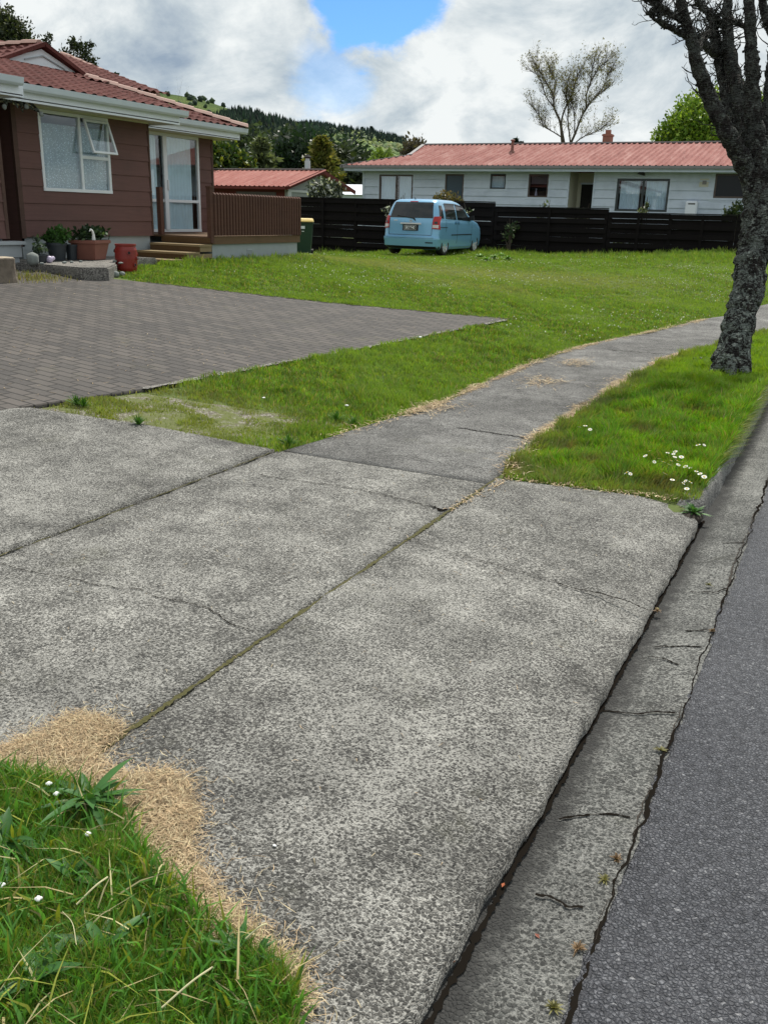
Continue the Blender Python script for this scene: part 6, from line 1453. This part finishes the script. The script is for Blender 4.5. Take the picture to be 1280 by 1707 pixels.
for i,(px,py) in enumerate([(962,1580),(1008,1466),(1027,1432),(1100,1250),(1186,1052),(922,1680),(1095,1018),(1180,975)]):
    g=PZ(px,py,-.06); o=empty('weed_tuft',(float(g[0]),float(g[1]),-.062),'tiny brownish weed tuft rooted in the gutter edge crack','weed','weed tufts along the gutter crack'); rosette(o,26,.022,.005,.0,(.16,.15,.05) if i%2 else (.20,.13,.07),350+i,.4,tilt=(.2,1.3))
# daisies
r=random.Random(3)
dz=[(1075,760),(1082,752),(1098,765),(1112,755),(1125,753),(1128,768),(1115,775),(1135,762),(1142,778),(1150,780),(1160,786),(1166,790),(1173,795),(1122,757),(1130,775),(1105,770),(1108,790),(1142,802),(1138,806),(1150,804),(1163,742),(1173,742),(1050,790),(1044,788),(1120,800),(1144,815),(975,710),(965,712),(983,716),(1090,770),(1124,762),(1118,768),(1136,770)]
def daisy_mesh():
    mb=MB(); n=11
    for i in range(n):
        a=6.283*i/n; c,s_=math.cos(a),math.sin(a); p=(-s_,c)
        mb.add([(c*.003,s_*.003,0),(c*.011+p[0]*.0028,s_*.011+p[1]*.0028,.0015),(c*.0135,s_*.0135,.001),(c*.011-p[0]*.0028,s_*.011-p[1]*.0028,.0015)],[(0,1,2,3)])
    return mb
d0=None
for i,(px,py) in enumerate(dz):
    z=.095; g=PZ(px,py,z); loc=(float(g[0]),float(g[1]),z)
    if d0 is None:
        d0=empty('daisy',loc,'white daisy among the verge grass near the kerb','flower','daisies in the verge grass')
        a=daisy_mesh().build('petals',M['petal'],d0,fix=False); mb=MB(); mb.lathe([(0,-.001),(.004,0),(.003,.0025),(0,.003)],(0,0,.001),8); b=mb.build('flower_eye',M['yolk'],d0)
        mb=MB(); mb.tube([(0,0,-.085),(.004,.002,-.04),(0,0,0)],.0009,4); c=mb.build('stem',M['bluegl'],d0); c.data.materials.clear(); c.data.materials.append(plain('flower_stem',(.08,.17,.04),.6)); parts=(a,b,c); o=d0
    else:
        o=d0.copy(); COL.objects.link(o); o.location=loc
        for q in parts: w=q.copy(); COL.objects.link(w); w.parent=o
    o.rotation_euler=(r.uniform(-.5,.2)-.2,r.uniform(-.35,.35),r.uniform(0,6)); s_=r.uniform(.9,1.35); o.scale=(s_,s_,s_)
# clover heads in the corner grass
c0=None
for i,(px,py) in enumerate([(65,1503),(82,1308),(95,1325),(147,1392),(3,1477)]):
    g=PZ(px,py,.06); 
    if c0 is None:
        c0=lump('clover_flower',(float(g[0]),float(g[1]),.07),.0065,'petal','round white clover flower head in the corner grass','flower',(1,1,.85),5,3,amp=.5,group='clover heads in the corner grass'); o=c0
    else: o=c0.copy(); COL.objects.link(o); o.location=(float(g[0]),float(g[1]),.065)
# pale fallen stalks
for i,(a,b,lab) in enumerate([((270,1680),(355,1612),'long pale dead stalk lying across the corner grass'),((128,1508),(180,1462),'pale flattened leaf blade on the corner grass'),((410,1565),(445,1540),'short pale stalk poking over the straw edge'),((45,1225),(72,1190),'single curled straw beside the clippings heap'),((105,1520),(128,1575),'crinkled pale stalk left of centre in the corner grass')]):
    p,q=PZ(*a,.06),PZ(*b,.075); mb=MB(); pts=cat([p,(p+q)/2+np.array([.006,.004,.012]),q],5); mb.tube(pts,[.0021 if i<3 else .0009]*len(pts),6); tag(mb.build('dead_stalk',plain('dead_stalk',(.50,.46,.27),.7) if i==0 else bpy.data.materials['dead_stalk']),lab,'stalk')
# bits on the ground
g=PZ(1150,1453,-.05); mb=MB(); mb.prism([(0,0),(.022,.006),(.03,.03),(.008,.026)],0,.003); tag(mb.build('plastic_scrap',M['glassbit']),'flattened pale plastic scrap on the asphalt','litter').location=(float(g[0])-.01,float(g[1]),-.055)
g=PZ(1120,1430,-.05); mb=MB(); mb.lathe([(0,0),(.014,0),(.014,.002),(0,.002)],(0,0,0),16); tag(mb.build('bottle_cap',M['glassbit']),'flat grey disc pressed into the asphalt beside the plastic scrap','litter').location=(float(g[0]),float(g[1]),-.056)
for i,(px,py,c_,lab) in enumerate([(838,1478,(.35,.10,.04),'orange fallen leaf in the gutter near the kerb'),(895,1563,(.25,.09,.06),'small red-brown leaf in the gutter'),(1095,1016,(.45,.42,.12),'yellow fallen leaf in the gutter beside the slab corner'),(755,1605,(.38,.12,.04),'tiny orange leaf low in the gutter')]):
    g=PZ(px,py,-.08); mb=MB(); mb.add([(0,-.008,0),(.005,0,.004),(0,.010,.001),(-.005,0,.003)],[(0,1,2,3)]); o=tag(mb.build('fallen_leaf',plain('fallen_leaf_%d'%i if False else 'fallen_leaf',c_,.8),fix=False),lab,'leaf'); o.location=(float(g[0]),float(g[1]),-.076); o.rotation_euler=(0,0,i)
for i,(px,py,r_,c_,lab) in enumerate([(1275,1527,.010,'petal','white pebble at the right margin of the asphalt'),(1275,1550,.010,'stone','buff pebble below the white one on the asphalt'),(458,1411,.004,'petal','tiny white chip on the driveway slab'),(578,678,.012,'petal','white stone in the grass beside the footpath'),(700,567,.018,'petal','white lump at the edge of the block paving'),(440,668,.01,'petal','pale stone on the worn lawn corner')]):
    g=PZ(px,py,.0 if i>1 else -.05); z=-.05 if i<2 else (.003 if i==2 else Tz(g[0],g[1])+.03); 
    if i>2: g=G(px,py,.03)
    lump('pebble',(float(g[0]),float(g[1]),z),r_,c_,lab,'stone',(1.4,1,.6),90+i,2)
# ---------------------------------------------------------------- hills
def hill(name,sky,rr,dr,col,label=None,base_drop=0.,depth=600,seed=0,amp=.02):
    """ridge line given by bearings and heights; a broad slope falls towards the viewer"""
    P=np.array([W(a,b,rr) for a,b in sky]); out=[]; n=140
    t=np.linspace(0,len(P)-1,n); X=np.interp(t,range(len(P)),P[:,0]);Y=np.interp(t,range(len(P)),P[:,1]);Z=np.interp(t,range(len(P)),P[:,2])
    k=np.ones(7)/7; Zp=np.convolve(np.pad(Z,3,'edge'),k,'valid'); 
    m_=40; s=np.linspace(-1,1,m_); V=[]
    d=np.c_[X,Y]; d=d/np.linalg.norm(d,axis=1)[:,None]
    for q in s:
        dist=q*depth; f=(.5+.5*math.cos(math.pi*abs(q)))**(.8)
        x=X+d[:,0]*dist;y=Y+d[:,1]*dist; z=Zp*f+Zp*amp*np.sin(x*.012+seed)*np.sin(y*.010+2*seed)*6*(1-abs(q))*abs(q)
        V.append(np.c_[x,y,np.where(abs(q)>.99,-6,z)])
    V=np.array(V); o=npmesh(name,V.reshape(-1,3),gridfaces(m_,n),None,col,smooth=True); tag(o,kind='structure'); return V
def hillmat(name,c1,c2,c3,sc_):
    n=NM(name); l=n.noise(sc_,8,.7); c=n.ramp(l,[(.32,c1),(.5,c2),(.68,c3)]); n.col(c); n.set(Roughness=1.); n.b.inputs['Specular IOR Level'].default_value=.1; n.bump(n.noise(sc_*4,6,.7),6.,.8); return n.m
mg=hillmat('hill_pasture',(.035,.06,.022),(.075,.115,.035),(.13,.17,.05),.02)
md_=hillmat('hill_forest_floor',(.015,.03,.018),(.03,.05,.025),(.05,.08,.035),.03)
mg2=hillmat('hill_scrub',(.05,.085,.03),(.11,.16,.045),(.20,.25,.07),.03)
hv1=hill('hills',[(-300,190),(0,185),(150,172),(220,164),(255,160),(300,166),(345,175),(390,189),(430,204),(480,222),(540,245),(600,265)],1500,0,mg,depth=700,seed=1)
hv2=hill('hills',[(430,250),(470,232),(510,222),(540,224),(590,231),(640,238),(675,248),(700,262),(760,300),(900,345)],1900,0,mg2,depth=800,seed=2)
hv3=hill('hills',[(120,340),(250,268),(320,234),(360,223),(400,214),(440,222),(500,238),(545,262),(580,288),(620,310),(700,340)],1150,0,md_,depth=560,seed=3)
hv4=hill('hills',[(490,300),(530,276),(560,256),(585,251),(610,256),(650,268),(700,285),(800,310)],700,0,mg2,depth=300,seed=4)
hv5=hill('hills',[(560,300),(600,268),(625,262),(660,258),(700,262),(740,285),(800,310)],1000,0,mg2,depth=400,seed=5)
def forest(name,hv,n,h0,h1,kind,base,label,seed,rows=(2,21),cols=(0,140),alt=None,altp=.2,wid=.2):
    r=np.random.default_rng(seed); m_,nn,_=hv.shape; i=r.uniform(rows[0],rows[1],n); j=r.uniform(cols[0],cols[1]-1.01,n); i0=i.astype(int);j0=j.astype(int);fi=(i-i0)[:,None];fj=(j-j0)[:,None]
    P=(hv[i0,j0]*(1-fi)+hv[np.minimum(i0+1,m_-1),j0]*fi)*(1-fj)+(hv[i0,np.minimum(j0+1,nn-1)]*(1-fi)+hv[np.minimum(i0+1,m_-1),np.minimum(j0+1,nn-1)]*fi)*fj
    h=(h0+(h1-h0)*r.random(n)); 
    if kind=='cone': prof=[(0.,1.0),(.30,.78),(.31,.95),(.58,.50),(.59,.66),(.84,.22),(1.,.02)]; w=wid
    else: prof=[(0.,.55),(.2,.95),(.5,1.),(.78,.72),(.95,.35),(1.,.05)]; w=wid
    k=7; a=np.arange(k)*2*np.pi/k; V=[]; C=[]
    col=np.array(base)[None]*(1+.45*(r.random((n,1))*2-1))
    if alt is not None: q=r.random(n)<altp; col[q]=np.array(alt)*(.8+.5*r.random((q.sum(),1)))
    rot=r.random(n)*6.28; vs=[]
    for (z,ra) in prof:
        jit=1+.28*r.normal(size=(n,k)); x=P[:,0:1]+np.cos(a[None]+rot[:,None])*ra*w*h[:,None]*jit; y=P[:,1:2]+np.sin(a[None]+rot[:,None])*ra*w*h[:,None]*jit; zz=P[:,2:3]-h[:,None]*.08+z*h[:,None]*(1+.03*r.normal(size=(n,k)))
        vs.append(np.stack([x,y,zz],-1))
    V=np.stack(vs,1).reshape(n,-1,3); nv=V.shape[1]; F=[]
    for p in range(len(prof)-1):
        for q in range(k): F.append((p*k+q,p*k+(q+1)%k,(p+1)*k+(q+1)%k,(p+1)*k+q))
    F=np.array(F); F=(np.arange(n)[:,None,None]*nv+F[None]).reshape(-1,4)
    o=npmesh(name,V.reshape(-1,3),F,np.repeat(col,nv,axis=0),M['vcol']); return tag(o,label,'forest',kind='stuff')
forest('pine_forest',hv3,5200,17,27,'cone',(.016,.034,.022),'dark pine plantation covering the middle hill',1,(5,21),alt=(.03,.06,.03),altp=.25,wid=.17)
forest('mixed_bush',hv3,1500,9,15,'ball',(.035,.06,.03),'mixed bush at the foot of the pine hill',6,(3,12),alt=(.07,.10,.05),altp=.3,wid=.5)
forest('mixed_bush',hv2,3200,9,17,'ball',(.075,.115,.04),'scattered trees and scrub over the far right hill',2,(6,20.5),alt=(.18,.23,.06),altp=.35,wid=.42)
forest('pine_forest',hv2,900,16,26,'cone',(.02,.04,.028),'pines along the crest of the far right hill',7,(14,20.5),(20,95),wid=.17)
forest('mixed_bush',hv4,1300,4,8,'ball',(.10,.17,.045),'light green scrub on the near low hill',3,(5,20.5),alt=(.16,.22,.06),altp=.45,wid=.5)
forest('mixed_bush',hv5,1300,7,13,'ball',(.08,.13,.04),'scrub on the hill behind the white roof end',4,(5,20.5),alt=(.15,.17,.06),altp=.35,wid=.5)
forest('mixed_bush',hv1,130,5,9,'ball',(.04,.07,.03),'dark scrub scattered on the far left pasture hill',5,(8,19),alt=(.02,.04,.025),altp=.4,wid=.5)
for i,(px,py,w_) in enumerate([(604,212,1.),(619,211,1.),(668,236,.5),(372,184,.8)]):
    q=W(px,py,1880 if i!=3 else 1480); L0=(float(q[0]),float(q[1]),float(q[2])-38*(.95 if i<2 else .5)); cone_tree(L0,38*(.95 if i<2 else .5),9*w_,900,2.2,(.018,.036,.026),['left one of two tall dark trees on the far right skyline','right one of two tall dark trees on the far right skyline','small dark tree on the far right slope','dark tree on the shoulder of the far left pasture hill'][i],400+i,topw=.18)
